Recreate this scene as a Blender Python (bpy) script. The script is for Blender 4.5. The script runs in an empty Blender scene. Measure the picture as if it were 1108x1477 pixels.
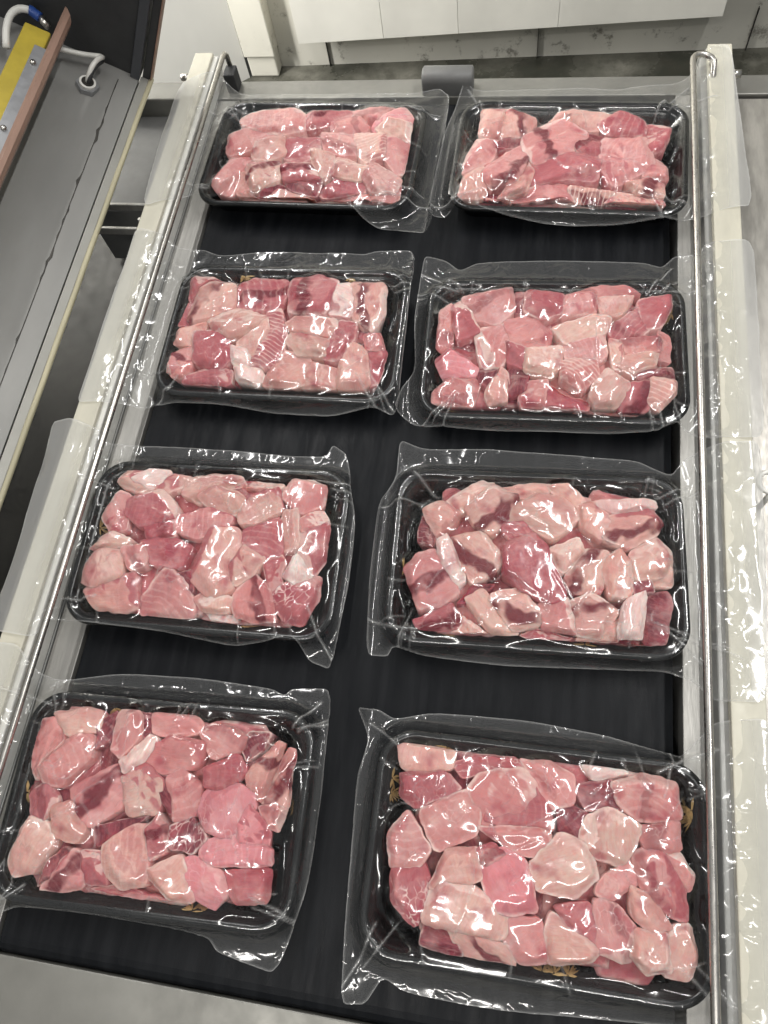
import bpy, bmesh, math, random
import numpy as np
from mathutils import Vector, Matrix, noise
from mathutils.bvhtree import BVHTree

scene = bpy.context.scene
COL = scene.collection
rad = math.radians

# ------------------------------------------------------------------ camera
cam_d = bpy.data.cameras.new('camera')
cam_d.sensor_fit = 'VERTICAL'
cam_d.sensor_height = 36.0
cam_d.lens = 26.64
cam_d.clip_start = 0.02
cam_d.clip_end = 60
cam = bpy.data.objects.new('camera', cam_d)
COL.objects.link(cam)
CAM_ROT = ((0.98348, -0.07994, 0.16243), (0.13657, 0.91660, -0.37576), (-0.11885, 0.39174, 0.91237))
cam.matrix_world = Matrix.Translation((0.32604, -0.07328, 0.66108)) @ Matrix(CAM_ROT).to_4x4()
scene.camera = cam

# ------------------------------------------------------------------ light: dim room air, three ceiling tubes
world = bpy.data.worlds.new('World')
scene.world = world
world.use_nodes = True
wb = world.node_tree.nodes['Background']
wb.inputs['Color'].default_value = (0.985, 0.995, 1.0, 1)
wb.inputs['Strength'].default_value = 0.26

def tube_lamp(name, loc, sx, sy, watts, col, tilt=(0, 0, 0)):
    d = bpy.data.lights.new(name, 'AREA')
    d.shape = 'RECTANGLE'
    d.size = sx
    d.size_y = sy
    d.energy = watts
    d.color = col
    o = bpy.data.objects.new(name, d)
    COL.objects.link(o)
    o.location = loc
    o.rotation_euler = tilt
    return o
tube_lamp('ceiling_tube', (-0.45, 1.25, 1.75), 0.06, 1.2, 14, (1.0, 0.985, 0.965))
tube_lamp('ceiling_tube', (1.15, 0.75, 1.75), 0.06, 1.2, 18, (1.0, 0.985, 0.965), (0, rad(25), 0))
tube_lamp('ceiling_tube', (0.25, -0.75, 1.75), 1.2, 0.06, 13, (1.0, 0.97, 0.93))
tube_lamp('added_wall_fill', (-1.20, 1.20, 0.35), 0.08, 1.2, 36, (1.0, 0.98, 0.94), Vector((0.55, 0.80, -0.62)).to_track_quat('-Z', 'Y').to_euler())  # added fill light aimed at the white wall to brighten it, not a fitting

scene.view_settings.view_transform = 'Standard'
scene.view_settings.look = 'None'
scene.view_settings.exposure = 0.27
scene.view_settings.gamma = 1.0
scene.view_settings.use_curve_mapping = False
scene.cycles.transparent_max_bounces = 24
scene.cycles.max_bounces = 6
scene.cycles.diffuse_bounces = 3
scene.cycles.glossy_bounces = 3
scene.cycles.use_adaptive_sampling = True
scene.cycles.adaptive_threshold = 0.035
scene.cycles.adaptive_min_samples = 20
scene.cycles.use_denoising = True
scene.cycles.caustics_reflective = False
scene.cycles.caustics_refractive = False

# ------------------------------------------------------------------ node helpers
class NT:
    def __init__(s, name):
        s.m = bpy.data.materials.new(name)
        s.m.use_nodes = True
        s.t = s.m.node_tree
        s.t.nodes.clear()
        s.out = s.t.nodes.new('ShaderNodeOutputMaterial')
    def n(s, typ, **kw):
        nd = s.t.nodes.new(typ)
        for k, v in kw.items():
            if k == 'ins':
                for a, b in v.items():
                    s.put(nd, a, b)
            else:
                setattr(nd, k, v)
        return nd
    def put(s, nd, a, b):
        sock = nd.inputs[a]
        if isinstance(b, bpy.types.NodeSocket):
            s.t.links.new(b, sock)
        elif isinstance(b, bpy.types.Node):
            s.t.links.new(b.outputs[0], sock)
        else:
            if isinstance(b, tuple) and len(b) == 3 and sock.type == 'RGBA':
                b = b + (1,)
            sock.default_value = b
    def math(s, op, a, b=0.0, c=None, clamp=False):
        nd = s.n('ShaderNodeMath', operation=op, use_clamp=clamp)
        s.put(nd, 0, a); s.put(nd, 1, b)
        if c is not None: s.put(nd, 2, c)
        return nd.outputs[0]
    def mix(s, f, a, b, blend='MIX'):
        nd = s.n('ShaderNodeMix', data_type='RGBA', blend_type=blend)
        s.put(nd, 0, f); s.put(nd, 6, a); s.put(nd, 7, b)
        return nd.outputs[2]
    def ramp(s, f, p0, p1, v0=0.0, v1=1.0):
        nd = s.n('ShaderNodeMapRange', interpolation_type='SMOOTHSTEP')
        s.put(nd, 0, f); s.put(nd, 1, p0); s.put(nd, 2, p1); s.put(nd, 3, v0); s.put(nd, 4, v1)
        return nd.outputs[0]
    def noise(s, vec, scale, detail=3.0, rough=0.55, w=None, dist=0.0):
        nd = s.n('ShaderNodeTexNoise', noise_dimensions='4D' if w is not None else '3D')
        s.put(nd, 'Vector', vec); s.put(nd, 'Scale', scale); s.put(nd, 'Detail', detail); s.put(nd, 'Roughness', rough); s.put(nd, 'Distortion', dist)
        if w is not None: s.put(nd, 'W', w)
        return nd
    def coord(s, which='Object'):
        return s.n('ShaderNodeTexCoord').outputs[which]
    def scale(s, vec, sc):
        nd = s.n('ShaderNodeMapping')
        s.put(nd, 'Vector', vec); nd.inputs['Scale'].default_value = sc
        return nd.outputs[0]
    def attr(s, name, typ='GEOMETRY'):
        return s.n('ShaderNodeAttribute', attribute_type=typ, attribute_name=name)
    def bump(s, h, strength, dist):
        nd = s.n('ShaderNodeBump')
        s.put(nd, 'Height', h); s.put(nd, 'Strength', strength); s.put(nd, 'Distance', dist)
        return nd.outputs[0]
    def done(s, sh):
        s.t.links.new(sh.outputs[0] if isinstance(sh, bpy.types.Node) else sh, s.out.inputs[0])
        return s.m

def surface(name, col, rough=0.5, metal=0.0, var=0.12, vscale=8.0, stretch=(1, 1, 1), bump=0.0, bscale=200.0, col2=None, spec=0.5, coat=0.0):
    """general weathered surface: colour drift, faint streaks, fine relief"""
    t = NT(name)
    co = t.coord()
    big = t.noise(t.scale(co, stretch), vscale, 4.0, 0.6)
    fine = t.noise(t.scale(co, stretch), vscale * 9, 3.0, 0.6)
    c2 = col2 if col2 else tuple(c * (1 - 2.2 * var) for c in col)
    f = t.ramp(big.outputs[0], 0.35, 0.7)
    c = t.mix(f, col, c2)
    c = t.mix(t.ramp(fine.outputs[0], 0.3, 0.75, 0.0, var), c, tuple(x * 0.6 for x in col))
    b = t.n('ShaderNodeBsdfPrincipled')
    t.put(b, 'Base Color', c)
    t.put(b, 'Metallic', metal)
    t.put(b, 'Roughness', t.ramp(fine.outputs[0], 0.2, 0.8, max(0.05, rough - 0.08), min(1, rough + 0.08)))
    t.put(b, 'Specular IOR Level', spec)
    t.put(b, 'Coat Weight', coat)
    if bump:
        bn = t.noise(t.scale(co, stretch), bscale, 3.0, 0.6)
        t.put(b, 'Normal', t.bump(bn.outputs[0], bump, 0.001))
    return t.done(b)

# ------------------------------------------------------------------ materials
def meat_material():
    t = NT('flesh')
    co = t.coord()
    info = t.n('ShaderNodeObjectInfo')
    rnd = t.math('MULTIPLY', info.outputs['Random'], 37.0)
    base = info.outputs['Color']
    blood = t.attr('blood', 'OBJECT').outputs['Fac']
    bpos = t.attr('blood_offset', 'OBJECT').outputs['Fac']
    bw = t.attr('blood_width', 'OBJECT').outputs['Fac']
    stripe = t.attr('stripe', 'OBJECT').outputs['Fac']
    sper = t.attr('stripe_rate', 'OBJECT').outputs['Fac']
    net = t.attr('net', 'OBJECT').outputs['Fac']
    warm = t.attr('warm', 'OBJECT').outputs['Fac']
    # slow drift between pale and rosy flesh
    n1 = t.noise(co, 45.0, 3.0, 0.6, w=rnd)
    n2 = t.noise(co, 140.0, 4.0, 0.65, w=rnd)
    c = t.mix(t.ramp(n1.outputs[0], 0.33, 0.72, 0.0, 0.70), base, t.mix(0.55, base, (0.55, 0.16, 0.185), 'MIX'))
    c = t.mix(t.ramp(n1.outputs['Color'], 0.46, 0.74, 0.0, 0.50), c, t.mix(warm, (0.82, 0.63, 0.55), (0.84, 0.62, 0.62)))
    # each piece runs from its pale outer side to the redder inner side
    sep0 = t.n('ShaderNodeSeparateXYZ'); t.put(sep0, 0, co)
    gr = t.math('ADD', t.math('MULTIPLY', sep0.outputs[1], 45.0), t.math('MULTIPLY', t.math('SUBTRACT', n1.outputs[0], 0.5), 1.6))
    gr = t.math('MULTIPLY', t.ramp(gr, -0.35, 0.75), t.attr('grade', 'OBJECT').outputs['Fac'])
    c = t.mix(gr, c, t.mix(0.35, (0.34, 0.065, 0.085), base))
    # faces cut across the grain, or left with skin, differ in colour
    geo = t.n('ShaderNodeVectorTransform', vector_type='NORMAL', convert_from='WORLD', convert_to='OBJECT')
    t.put(geo, 0, t.n('ShaderNodeNewGeometry').outputs['Normal'])
    dp = t.n('ShaderNodeVectorMath', operation='DOT_PRODUCT')
    t.put(dp, 0, geo.outputs[0]); dp.inputs[1].default_value = (0.8, 0.6, 0.0)
    side = t.ramp(t.math('ADD', dp.outputs['Value'], t.math('MULTIPLY', t.math('SUBTRACT', n1.outputs[0], 0.5), 0.3)), 0.10, 0.26)
    fac = t.attr('facet', 'OBJECT').outputs['Fac']
    skin = t.attr('skin', 'OBJECT').outputs['Fac']
    c = t.mix(t.math('MULTIPLY', side, fac), c, t.mix(skin, (0.38, 0.085, 0.11), (0.82, 0.64, 0.58)))
    # muscle fibres: fine stretched grain
    fib = t.noise(t.scale(co, (1, 7, 3)), 90.0, 3.0, 0.6, w=rnd)
    c = t.mix(t.ramp(fib.outputs[0], 0.38, 0.68, 0.0, 0.55), c, t.mix(0.5, c, (0.62, 0.20, 0.20)))
    # blotchy bruised spots
    n3 = t.noise(co, 48.0, 2.0, 0.5, w=t.math('ADD', rnd, 9.0))
    c = t.mix(t.ramp(n3.outputs[0], 0.55, 0.74, 0.0, 0.70), c, (0.36, 0.055, 0.085))
    # dark blood line crossing the piece
    sep = t.n('ShaderNodeSeparateXYZ'); t.put(sep, 0, co)
    wob = t.math('MULTIPLY', t.math('SUBTRACT', n3.outputs[0], 0.5), 0.030)
    y = t.math('ADD', sep.outputs[1], wob)
    dist = t.math('ABSOLUTE', t.math('SUBTRACT', y, bpos))
    edge = t.math('ADD', bw, t.math('MULTIPLY', t.math('SUBTRACT', n2.outputs[0], 0.5), 0.0016))
    mask = t.math('SUBTRACT', 1.0, t.n('ShaderNodeMapRange', interpolation_type='SMOOTHSTEP', ins={0: dist, 1: t.math('MULTIPLY', edge, 0.45), 2: edge}).outputs[0])
    mask = t.math('MULTIPLY', mask, t.math('MULTIPLY', blood, t.ramp(n3.outputs[0], 0.32, 0.50, 0.30, 1.0)))
    c = t.mix(t.math('MULTIPLY', mask, 0.9), c, t.mix(n2.outputs[0], (0.085, 0.004, 0.014), (0.22, 0.020, 0.038)))
    # white connective sheets between the muscle segments
    ph = t.math('ADD', t.math('MULTIPLY', sep.outputs[0], sper), t.math('MULTIPLY', n1.outputs[0], 7.0))
    ph = t.math('ADD', ph, t.math('MULTIPLY', t.math('MULTIPLY', sep.outputs[1], sep.outputs[1]), 5000.0))
    sw = t.math('ABSOLUTE', t.math('SINE', ph))
    lines = t.ramp(sw, 0.80, 0.98)
    brk = t.ramp(n2.outputs[0], 0.38, 0.55)
    c = t.mix(t.math('MULTIPLY', t.math('MULTIPLY', lines, stripe), t.math('ADD', t.math('MULTIPLY', brk, 0.6), 0.3)), c, (0.88, 0.66, 0.60))
    # honeycomb of pale membrane
    v = t.n('ShaderNodeTexVoronoi', feature='DISTANCE_TO_EDGE', voronoi_dimensions='3D')
    warp = t.n('ShaderNodeVectorMath', operation='MULTIPLY_ADD')
    t.put(warp, 0, n1.outputs['Color']); warp.inputs[1].default_value = (0.03, 0.03, 0.03); t.put(warp, 2, t.scale(co, (1, 1.7, 1)))
    t.put(v, 'Vector', warp.outputs[0]); t.put(v, 'Scale', 95.0)
    web = t.math('SUBTRACT', 1.0, t.ramp(v.outputs['Distance'], 0.015, 0.075))
    web = t.math('MULTIPLY', web, t.math('MULTIPLY', t.ramp(n3.outputs[0], 0.42, 0.58), t.ramp(n2.outputs[0], 0.36, 0.60)))
    c = t.mix(t.math('MULTIPLY', web, net), c, (0.92, 0.74, 0.69))
    # pale membrane left along the cut edges
    rim = t.math('MULTIPLY', t.attr('rim').outputs['Fac'], t.attr('rim_white', 'OBJECT').outputs['Fac'])
    rim = t.math('MULTIPLY', rim, t.ramp(n3.outputs['Color'], 0.38, 0.55))
    rim = t.math('MULTIPLY', rim, t.ramp(n2.outputs[0], 0.30, 0.62))
    c = t.mix(rim, c, (0.90, 0.72, 0.66))
    b = t.n('ShaderNodeBsdfPrincipled')
    t.put(b, 'Base Color', c)
    t.put(b, 'Roughness', t.ramp(n2.outputs[0], 0.3, 0.7, 0.30, 0.50))
    t.put(b, 'Specular IOR Level', 0.18)
    t.put(b, 'Subsurface Weight', 0.65)
    b.inputs['Subsurface Radius'].default_value = (1.0, 0.40, 0.32)
    t.put(b, 'Subsurface Scale', 0.0045)
    h = t.math('ADD', t.math('MULTIPLY', fib.outputs[0], 0.6), n2.outputs[0])
    h = t.math('ADD', h, t.math('MULTIPLY', lines, t.math('MULTIPLY', stripe, 0.4)))
    t.put(b, 'Normal', t.bump(h, 0.55, 0.0012))
    return t.done(b)

def film_material():
    t = NT('clear_film')
    co = t.coord()
    slack = t.attr('slack').outputs['Fac']
    milk = t.attr('milk').outputs['Fac']
    info = t.n('ShaderNodeObjectInfo')
    rnd = t.math('MULTIPLY', info.outputs['Random'], 50.0)
    n1 = t.noise(co, 62.0, 1.0, 0.6, w=rnd, dist=0.5)
    n2 = t.noise(co, 240.0, 0.0, 0.5, w=rnd)
    ridge = t.math('SUBTRACT', 1.0, t.math('MULTIPLY', t.math('ABSOLUTE', t.math('SUBTRACT', n1.outputs[0], 0.5)), 9.0), clamp=True)
    ridge = t.math('POWER', ridge, 3.0)
    h = t.math('ADD', t.math('MULTIPLY', ridge, t.math('ADD', t.math('MULTIPLY', slack, 0.55), 0.05)), t.math('MULTIPLY', n2.outputs[0], 0.07))
    h = t.math('ADD', h, t.math('MULTIPLY', n1.outputs[0], 0.22))
    nrm = t.bump(h, 0.34, 0.0014)
    geo = t.n('ShaderNodeNewGeometry')
    ior = t.math('SUBTRACT', 1.56, t.math('MULTIPLY', geo.outputs['Backfacing'], 1.56 - 1 / 1.56))
    fr = t.n('ShaderNodeFresnel'); t.put(fr, 'IOR', ior)
    refl = t.math('MULTIPLY', fr.outputs[0], 0.95, clamp=True)
    tr = t.n('ShaderNodeBsdfTransparent'); t.put(tr, 'Color', (0.975, 0.978, 0.975))
    df = t.n('ShaderNodeBsdfDiffuse'); t.put(df, 'Color', (0.86, 0.86, 0.84)); t.put(df, 'Normal', nrm)
    tl = t.n('ShaderNodeBsdfTranslucent'); t.put(tl, 'Color', (0.86, 0.86, 0.84)); t.put(tl, 'Normal', nrm)
    hz = t.n('ShaderNodeMixShader'); t.put(hz, 0, 0.4); t.put(hz, 1, df); t.put(hz, 2, tl)
    body = t.n('ShaderNodeMixShader'); t.put(body, 0, t.math('MULTIPLY', milk, 1.0, clamp=True)); t.put(body, 1, tr); t.put(body, 2, hz)
    gl = t.n('ShaderNodeBsdfGlossy'); t.put(gl, 'Roughness', 0.11); t.put(gl, 'Normal', nrm); t.put(gl, 'Color', (1, 1, 1))
    fin = t.n('ShaderNodeMixShader'); t.put(fin, 0, refl); t.put(fin, 1, body); t.put(fin, 2, gl)
    return t.done(fin)

def tray_material():
    t = NT('black_tray_plastic')
    co = t.coord()
    n = t.noise(co, 500.0, 2.0, 0.5)
    g = t.noise(co, 30.0, 3.0, 0.6)
    b = t.n('ShaderNodeBsdfPrincipled')
    t.put(b, 'Base Color', t.mix(t.ramp(g.outputs[0], 0.3, 0.7), (0.006, 0.0065, 0.007), (0.013, 0.014, 0.014)))
    t.put(b, 'Roughness', t.ramp(g.outputs[0], 0.3, 0.7, 0.17, 0.30))
    t.put(b, 'Normal', t.bump(n.outputs[0], 0.25, 0.0006))
    return t.done(b)

def belt_material():
    t = NT('black_belt_rubber')
    co = t.coord()
    g = t.noise(t.scale(co, (6, 0.6, 1)), 14.0, 4.0, 0.6)
    f = t.noise(co, 1500.0, 2.0, 0.5)
    sp = t.n('ShaderNodeTexVoronoi', feature='F1'); t.put(sp, 'Vector', co); t.put(sp, 'Scale', 26.0)
    dot = t.math('SUBTRACT', 1.0, t.ramp(sp.outputs['Distance'], 0.018, 0.032))
    keep = t.math('GREATER_THAN', t.n('ShaderNodeSeparateColor', ins={0: sp.outputs['Color']}).outputs[0], 0.80)
    sm = t.noise(t.scale(co, (9, 1.3, 1)), 7.0, 5.0, 0.7)
    b = t.n('ShaderNodeBsdfPrincipled')
    c = t.mix(t.ramp(g.outputs[0], 0.35, 0.75), (0.0048, 0.0056, 0.0070), (0.011, 0.012, 0.0138))
    c = t.mix(t.ramp(sm.outputs[0], 0.56, 0.72, 0.0, 0.5), c, (0.019, 0.0205, 0.0225))
    c = t.mix(t.math('MULTIPLY', dot, keep), c, (0.42, 0.38, 0.36))
    t.put(b, 'Base Color', c)
    t.put(b, 'Roughness', t.ramp(sm.outputs[0], 0.35, 0.7, 0.34, 0.60))
    t.put(b, 'Specular IOR Level', 0.13)
    t.put(b, 'Normal', t.bump(f.outputs[0], 0.3, 0.0004))
    return t.done(b)

def wall_material(name, col, dirt, dscale, dirt_z=None):
    """painted board with stains that have a shape of their own"""
    t = NT(name)
    co = t.coord()
    g = t.noise(t.scale(co, (1, 1, 0.5)), 3.0, 4.0, 0.6)
    d = t.noise(co, dscale, 6.0, 0.72)
    c = t.mix(t.ramp(g.outputs[0], 0.3, 0.75), col, tuple(x * 0.84 for x in col))
    m = t.ramp(d.outputs[0], 0.56, 0.68)
    if dirt_z is not None:
        sep = t.n('ShaderNodeSeparateXYZ'); t.put(sep, 0, co)
        m = t.math('MULTIPLY', m, t.math('SUBTRACT', 1.0, t.ramp(t.math('ADD', sep.outputs[2], t.math('MULTIPLY', g.outputs[0], -0.05)), dirt_z[0], dirt_z[1])))
    c = t.mix(t.math('MULTIPLY', m, dirt), c, (0.07, 0.06, 0.045))
    b = t.n('ShaderNodeBsdfPrincipled')
    t.put(b, 'Base Color', c); t.put(b, 'Roughness', 0.55)
    t.put(b, 'Normal', t.bump(d.outputs[0], 0.2, 0.002))
    return t.done(b)

def floor_material():
    t = NT('wet_concrete')
    co = t.coord()
    g = t.noise(co, 3.5, 6.0, 0.65)
    f = t.noise(co, 22.0, 5.0, 0.7)
    c = t.mix(t.ramp(g.outputs[0], 0.38, 0.66), (0.035, 0.036, 0.028), (0.15, 0.145, 0.12))
    c = t.mix(t.ramp(f.outputs[0], 0.45, 0.7, 0, 0.6), c, (0.045, 0.042, 0.032))
    b = t.n('ShaderNodeBsdfPrincipled')
    t.put(b, 'Base Color', c); t.put(b, 'Roughness', t.ramp(g.outputs[0], 0.4, 0.6, 0.18, 0.6))
    t.put(b, 'Normal', t.bump(f.outputs[0], 0.4, 0.004))
    return t.done(b)

MAT = dict(
    flesh=meat_material(), film=film_material(), tray=tray_material(), belt=belt_material(), floor=floor_material(),
    gold=surface('gold_print', (0.72, 0.50, 0.22), 0.45, 0.0, 0.2, 300.0),
    steel=surface('brushed_steel', (0.40, 0.39, 0.365), 0.48, 0.7, 0.10, 9.0, (12, 0.6, 1), 0.15, 120.0),
    rod=surface('polished_rod', (0.56, 0.54, 0.50), 0.30, 1.0, 0.08, 30.0, (1, 0.3, 1)),
    plate=surface('stained_steel_plate', (0.27, 0.265, 0.24), 0.46, 0.55, 0.12, 6.0, (1, 1, 1), 0.12, 60.0),
    deck=surface('streaked_deck_steel', (0.44, 0.42, 0.38), 0.40, 0.55, 0.2, 14.0, (3, 0.7, 1), 0.1, 40.0),
    grey=surface('grey_lid_paint', (0.29, 0.287, 0.272), 0.5, 0.25, 0.11, 4.0, (1.6, 0.5, 1)),
    edge=surface('light_lid_edge', (0.33, 0.325, 0.295), 0.5, 0.3, 0.06, 8.0),
    dark=surface('dark_cover', (0.036, 0.037, 0.038), 0.55, 0.0, 0.15, 10.0),
    slate=surface('slate_strip', (0.060, 0.064, 0.072), 0.5, 0.0, 0.1, 10.0),
    pit=surface('dark_sheet', (0.045, 0.043, 0.037), 0.5, 0.3, 0.2, 7.0),
    cream=surface('cream_rubber', (0.50, 0.46, 0.31), 0.55, 0.0, 0.12, 30.0, (1, 0.2, 1)),
    silicone=surface('yellowed_silicone', (0.58, 0.555, 0.455), 0.45, 0.0, 0.08, 25.0, (1, 0.3, 1)),
    white=surface('white_plastic', (0.74, 0.73, 0.68), 0.4, 0.0, 0.05, 20.0),
    housing=surface('grey_bar_housing', (0.36, 0.36, 0.345), 0.45, 0.4, 0.08, 15.0, (1, 0.4, 1)),
    bracket=surface('grey_moulding', (0.155, 0.155, 0.150), 0.5, 0.0, 0.08, 12.0, bump=0.2, bscale=700.0),
    yellow=surface('yellow_bar', (0.43, 0.33, 0.035), 0.5, 0.0, 0.1, 20.0),
    brown=surface('copper_tape', (0.40, 0.255, 0.195), 0.42, 0.25, 0.12, 18.0, (1, 0.25, 1)),
    zinc=surface('zinc_plate', (0.36, 0.365, 0.375), 0.42, 0.6, 0.08, 20.0),
    blue=surface('blue_sleeve', (0.02, 0.07, 0.30), 0.4),
    sealant=surface('dark_sealant', (0.05, 0.046, 0.038), 0.6, 0.0, 0.3, 80.0),
    wall_white=wall_material('white_wall_paint', (0.86, 0.85, 0.80), 0.06, 4.0),
    wall_cream=wall_material('cream_wall_board', (0.58, 0.565, 0.50), 0.7, 17.0, (-0.852, -0.815)),
    trim=wall_material('cream_trim', (0.66, 0.64, 0.56), 0.45, 14.0, (-0.84, -0.76)),
    cabinet=wall_material('cream_cabinet', (0.74, 0.725, 0.66), 0.03, 9.0),
    gap=surface('dark_joint', (0.02, 0.018, 0.014), 0.8),
)

# ------------------------------------------------------------------ object helpers
PM = {}
def tag(o, label=None, cat=None, group=None, kind=None):
    if label: o['label'] = label
    if cat: o['category'] = cat
    if group: o['group'] = group
    if kind: o['kind'] = kind
    return o
def empty(name, loc, rot=(0, 0, 0)):
    o = bpy.data.objects.new(name, None)
    o.empty_display_size = 0.05
    COL.objects.link(o)
    o.location = loc
    o.rotation_euler = rot
    return o
def link(name, me, mat, parent=None):
    if mat and not me.materials:
        me.materials.append(mat)
    o = bpy.data.objects.new(name, me)
    COL.objects.link(o)
    if parent is not None: o.parent = parent
    return o
def pyd(name, v, f, mat, parent=None, smooth=False, shift=(0, 0, 0)):
    me = bpy.data.meshes.new(name)
    if shift != (0, 0, 0):
        v = [(a[0] - shift[0], a[1] - shift[1], a[2] - shift[2]) for a in v]
    me.from_pydata([tuple(a) for a in v], [], f)
    if smooth: me.polygons.foreach_set('use_smooth', [True] * len(me.polygons))
    me.update()
    return link(name, me, mat, parent)
def box(name, lo, hi, mat, parent=None, bev=0.0, shear=None):
    """bevelled box between two corners in the parent's frame; origin at its centre"""
    c = [(a + b) / 2 for a, b in zip(lo, hi)]
    bm = bmesh.new()
    bmesh.ops.create_cube(bm, size=1.0)
    for v in bm.verts:
        v.co = Vector([v.co[i] * (hi[i] - lo[i]) for i in range(3)])
    if shear:
        for v in bm.verts: v.co = Vector(shear(v.co + Vector(c))) - Vector(c)
    if bev:
        bmesh.ops.bevel(bm, geom=bm.edges[:], offset=bev, segments=2, affect='EDGES', profile=0.5)
    me = bpy.data.meshes.new(name)
    bm.to_mesh(me); bm.free()
    o = link(name, me, mat, parent)
    o.location = c
    return o
def tube(name, pts, r, mat, parent=None, seg=12, taper=None):
    """round bar along a polyline"""
    pts = [Vector(p) for p in pts]
    V, F = [], []
    up = Vector((0, 0, 1))
    prev = None
    for i, p in enumerate(pts):
        d = (pts[min(i + 1, len(pts) - 1)] - pts[max(i - 1, 0)]).normalized()
        a = prev if prev is not None else (up if abs(d.dot(up)) < 0.9 else Vector((1, 0, 0)))
        a = (a - d * a.dot(d)).normalized()
        prev = a
        b = d.cross(a)
        rr = r if taper is None else r * taper[i]
        for k in range(seg):
            t = 2 * math.pi * k / seg
            V.append(p + (a * math.cos(t) + b * math.sin(t)) * rr)
    for i in range(len(pts) - 1):
        for k in range(seg):
            F.append((i * seg + k, i * seg + (k + 1) % seg, (i + 1) * seg + (k + 1) % seg, (i + 1) * seg + k))
    F.append(tuple(range(seg))[::-1]); F.append(tuple((len(pts) - 1) * seg + k for k in range(seg)))
    return pyd(name, V, F, mat, parent, True)
def bez(p0, p1, p2, p3, n=12):
    p0, p1, p2, p3 = map(Vector, (p0, p1, p2, p3))
    return [(p0 * (1 - t) ** 3 + p1 * 3 * t * (1 - t) ** 2 + p2 * 3 * t * t * (1 - t) + p3 * t ** 3) for t in [i / n for i in range(n + 1)]]

# ------------------------------------------------------------------ room behind the machine
FLOOR = -0.85
tag(pyd('floor', [(-4, -3, FLOOR), (5, -3, FLOOR), (5, 4, FLOOR), (-4, 4, FLOOR)], [(0, 1, 2, 3)], MAT['floor']), kind='structure')
SK = 0.032
def wy(c): return (c[0], c[1] + SK * c[0], c[2])
tag(box('back_wall', (-0.50, 1.975, FLOOR - 0.02), (2.4, 2.075, 1.2), MAT['wall_cream'], None, 0, wy), kind='structure')
sw = box('side_wall', (-0.9, 0.0, FLOOR - 0.02), (0.0, 0.08, 1.2), MAT['wall_white'])
sw.location = Vector((-0.540, 1.915, 0.165)) + Matrix.Rotation(rad(38), 3, 'Z') @ Vector((-0.45, 0.04, 0)); sw.rotation_euler.z = rad(38)
tag(sw, kind='structure')
bw = bpy.data.objects['back_wall']
for xx, z0, z1 in ((-0.30, -0.85, -0.742), (0.30, -0.85, -0.735), (0.86, -0.85, -0.735)):
    j = box('board_joint', (xx - 0.0008, 1.966, z0), (xx + 0.0008, 1.9765, z1), MAT['gap'], bw, 0, wy)
    j.location = Vector(j.location) - bw.location
post = empty('corner_post', (-0.49, 1.93, FLOOR))
tag(post, 'cream painted corner post with grubby foot beside the white wall', 'post')
box('post_shaft', (-0.048, -0.02, 0.066), (0.045, 0.04, 2.0), MAT['trim'], post, 0.003)
box('post_foot', (-0.044, -0.012, 0.0), (0.041, 0.036, 0.0655), MAT['trim'], post, 0.004)
cab = empty('wall_cabinet', (0.2, 1.9, -0.71))
tag(cab, 'cream panelled cabinet hanging low on the back wall', 'cabinet')
cx = [-0.553, -0.313, -0.110, 0.150, 0.557]
def cz(c): return (c[0], c[1] + SK * c[0], c[2] + 0.022 * c[0])
box('cabinet_body', (-0.551, 0.010, 0.002), (0.555, 0.070, 0.9), MAT['cabinet'], cab, 0, cz)
for a, b in zip(cx[:-1], cx[1:]):
    box('cabinet_panel', (a + 0.0004, -0.006, 0.0), (b - 0.0004, 0.0095, 0.9), MAT['cabinet'], cab, 0.0008, cz)

# ------------------------------------------------------------------ vacuum packing machine
mach = empty('vacuum_packing_machine', (0.2, 0.25, FLOOR))
tag(mach, 'steel vacuum packing machine with black belt carrying the sealed trays', 'machine')
def W(p): return (p[0] - 0.2, p[1] - 0.25, p[2] - FLOOR)
def mbox(name, lo, hi, mat, bev=0.0008, parent=None): return box(name, W(lo), W(hi), MAT[mat], parent or mach, bev)
mbox('machine_body', (-0.30, -0.62, FLOOR), (0.80, 0.772, -0.115), 'pit', 0.004)
# the belt with its rolled ends
prof = [(-0.215 + 0.004, -0.02)]
V, F = [], []
path = []
for k in range(9):
    a = math.pi * (1.5 - k / 8) 
    path.append((-0.200 + 0.013 * math.cos(a), -0.0135 + 0.0135 * math.sin(a)))
for k in range(1, 24):
    path.append((-0.2 + 0.94 * k / 24, 0.0))
for k in range(9):
    a = math.pi * (0.5 - k / 8)
    path.append((0.74 + 0.013 * math.cos(a), -0.0135 + 0.0135 * math.sin(a)))
for i, (yy, zz) in enumerate(path):
    V += [W((-0.0535, yy, zz)), W((0.4715, yy, zz))]
for i in range(len(path) - 1):
    F.append((2 * i, 2 * i + 1, 2 * i + 3, 2 * i + 2))
F.append((2 * len(path) - 2, 2 * len(path) - 1, 1, 0))
F.append(tuple(range(0, 2 * len(path), 2))); F.append(tuple(range(2 * len(path) - 1, 0, -2)))
pyd('belt', V, F, MAT['belt'], mach, False)
mbox('belt_bed', (-0.052, -0.19, -0.11), (0.470, 0.73, -0.0285), 'dark')
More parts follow.
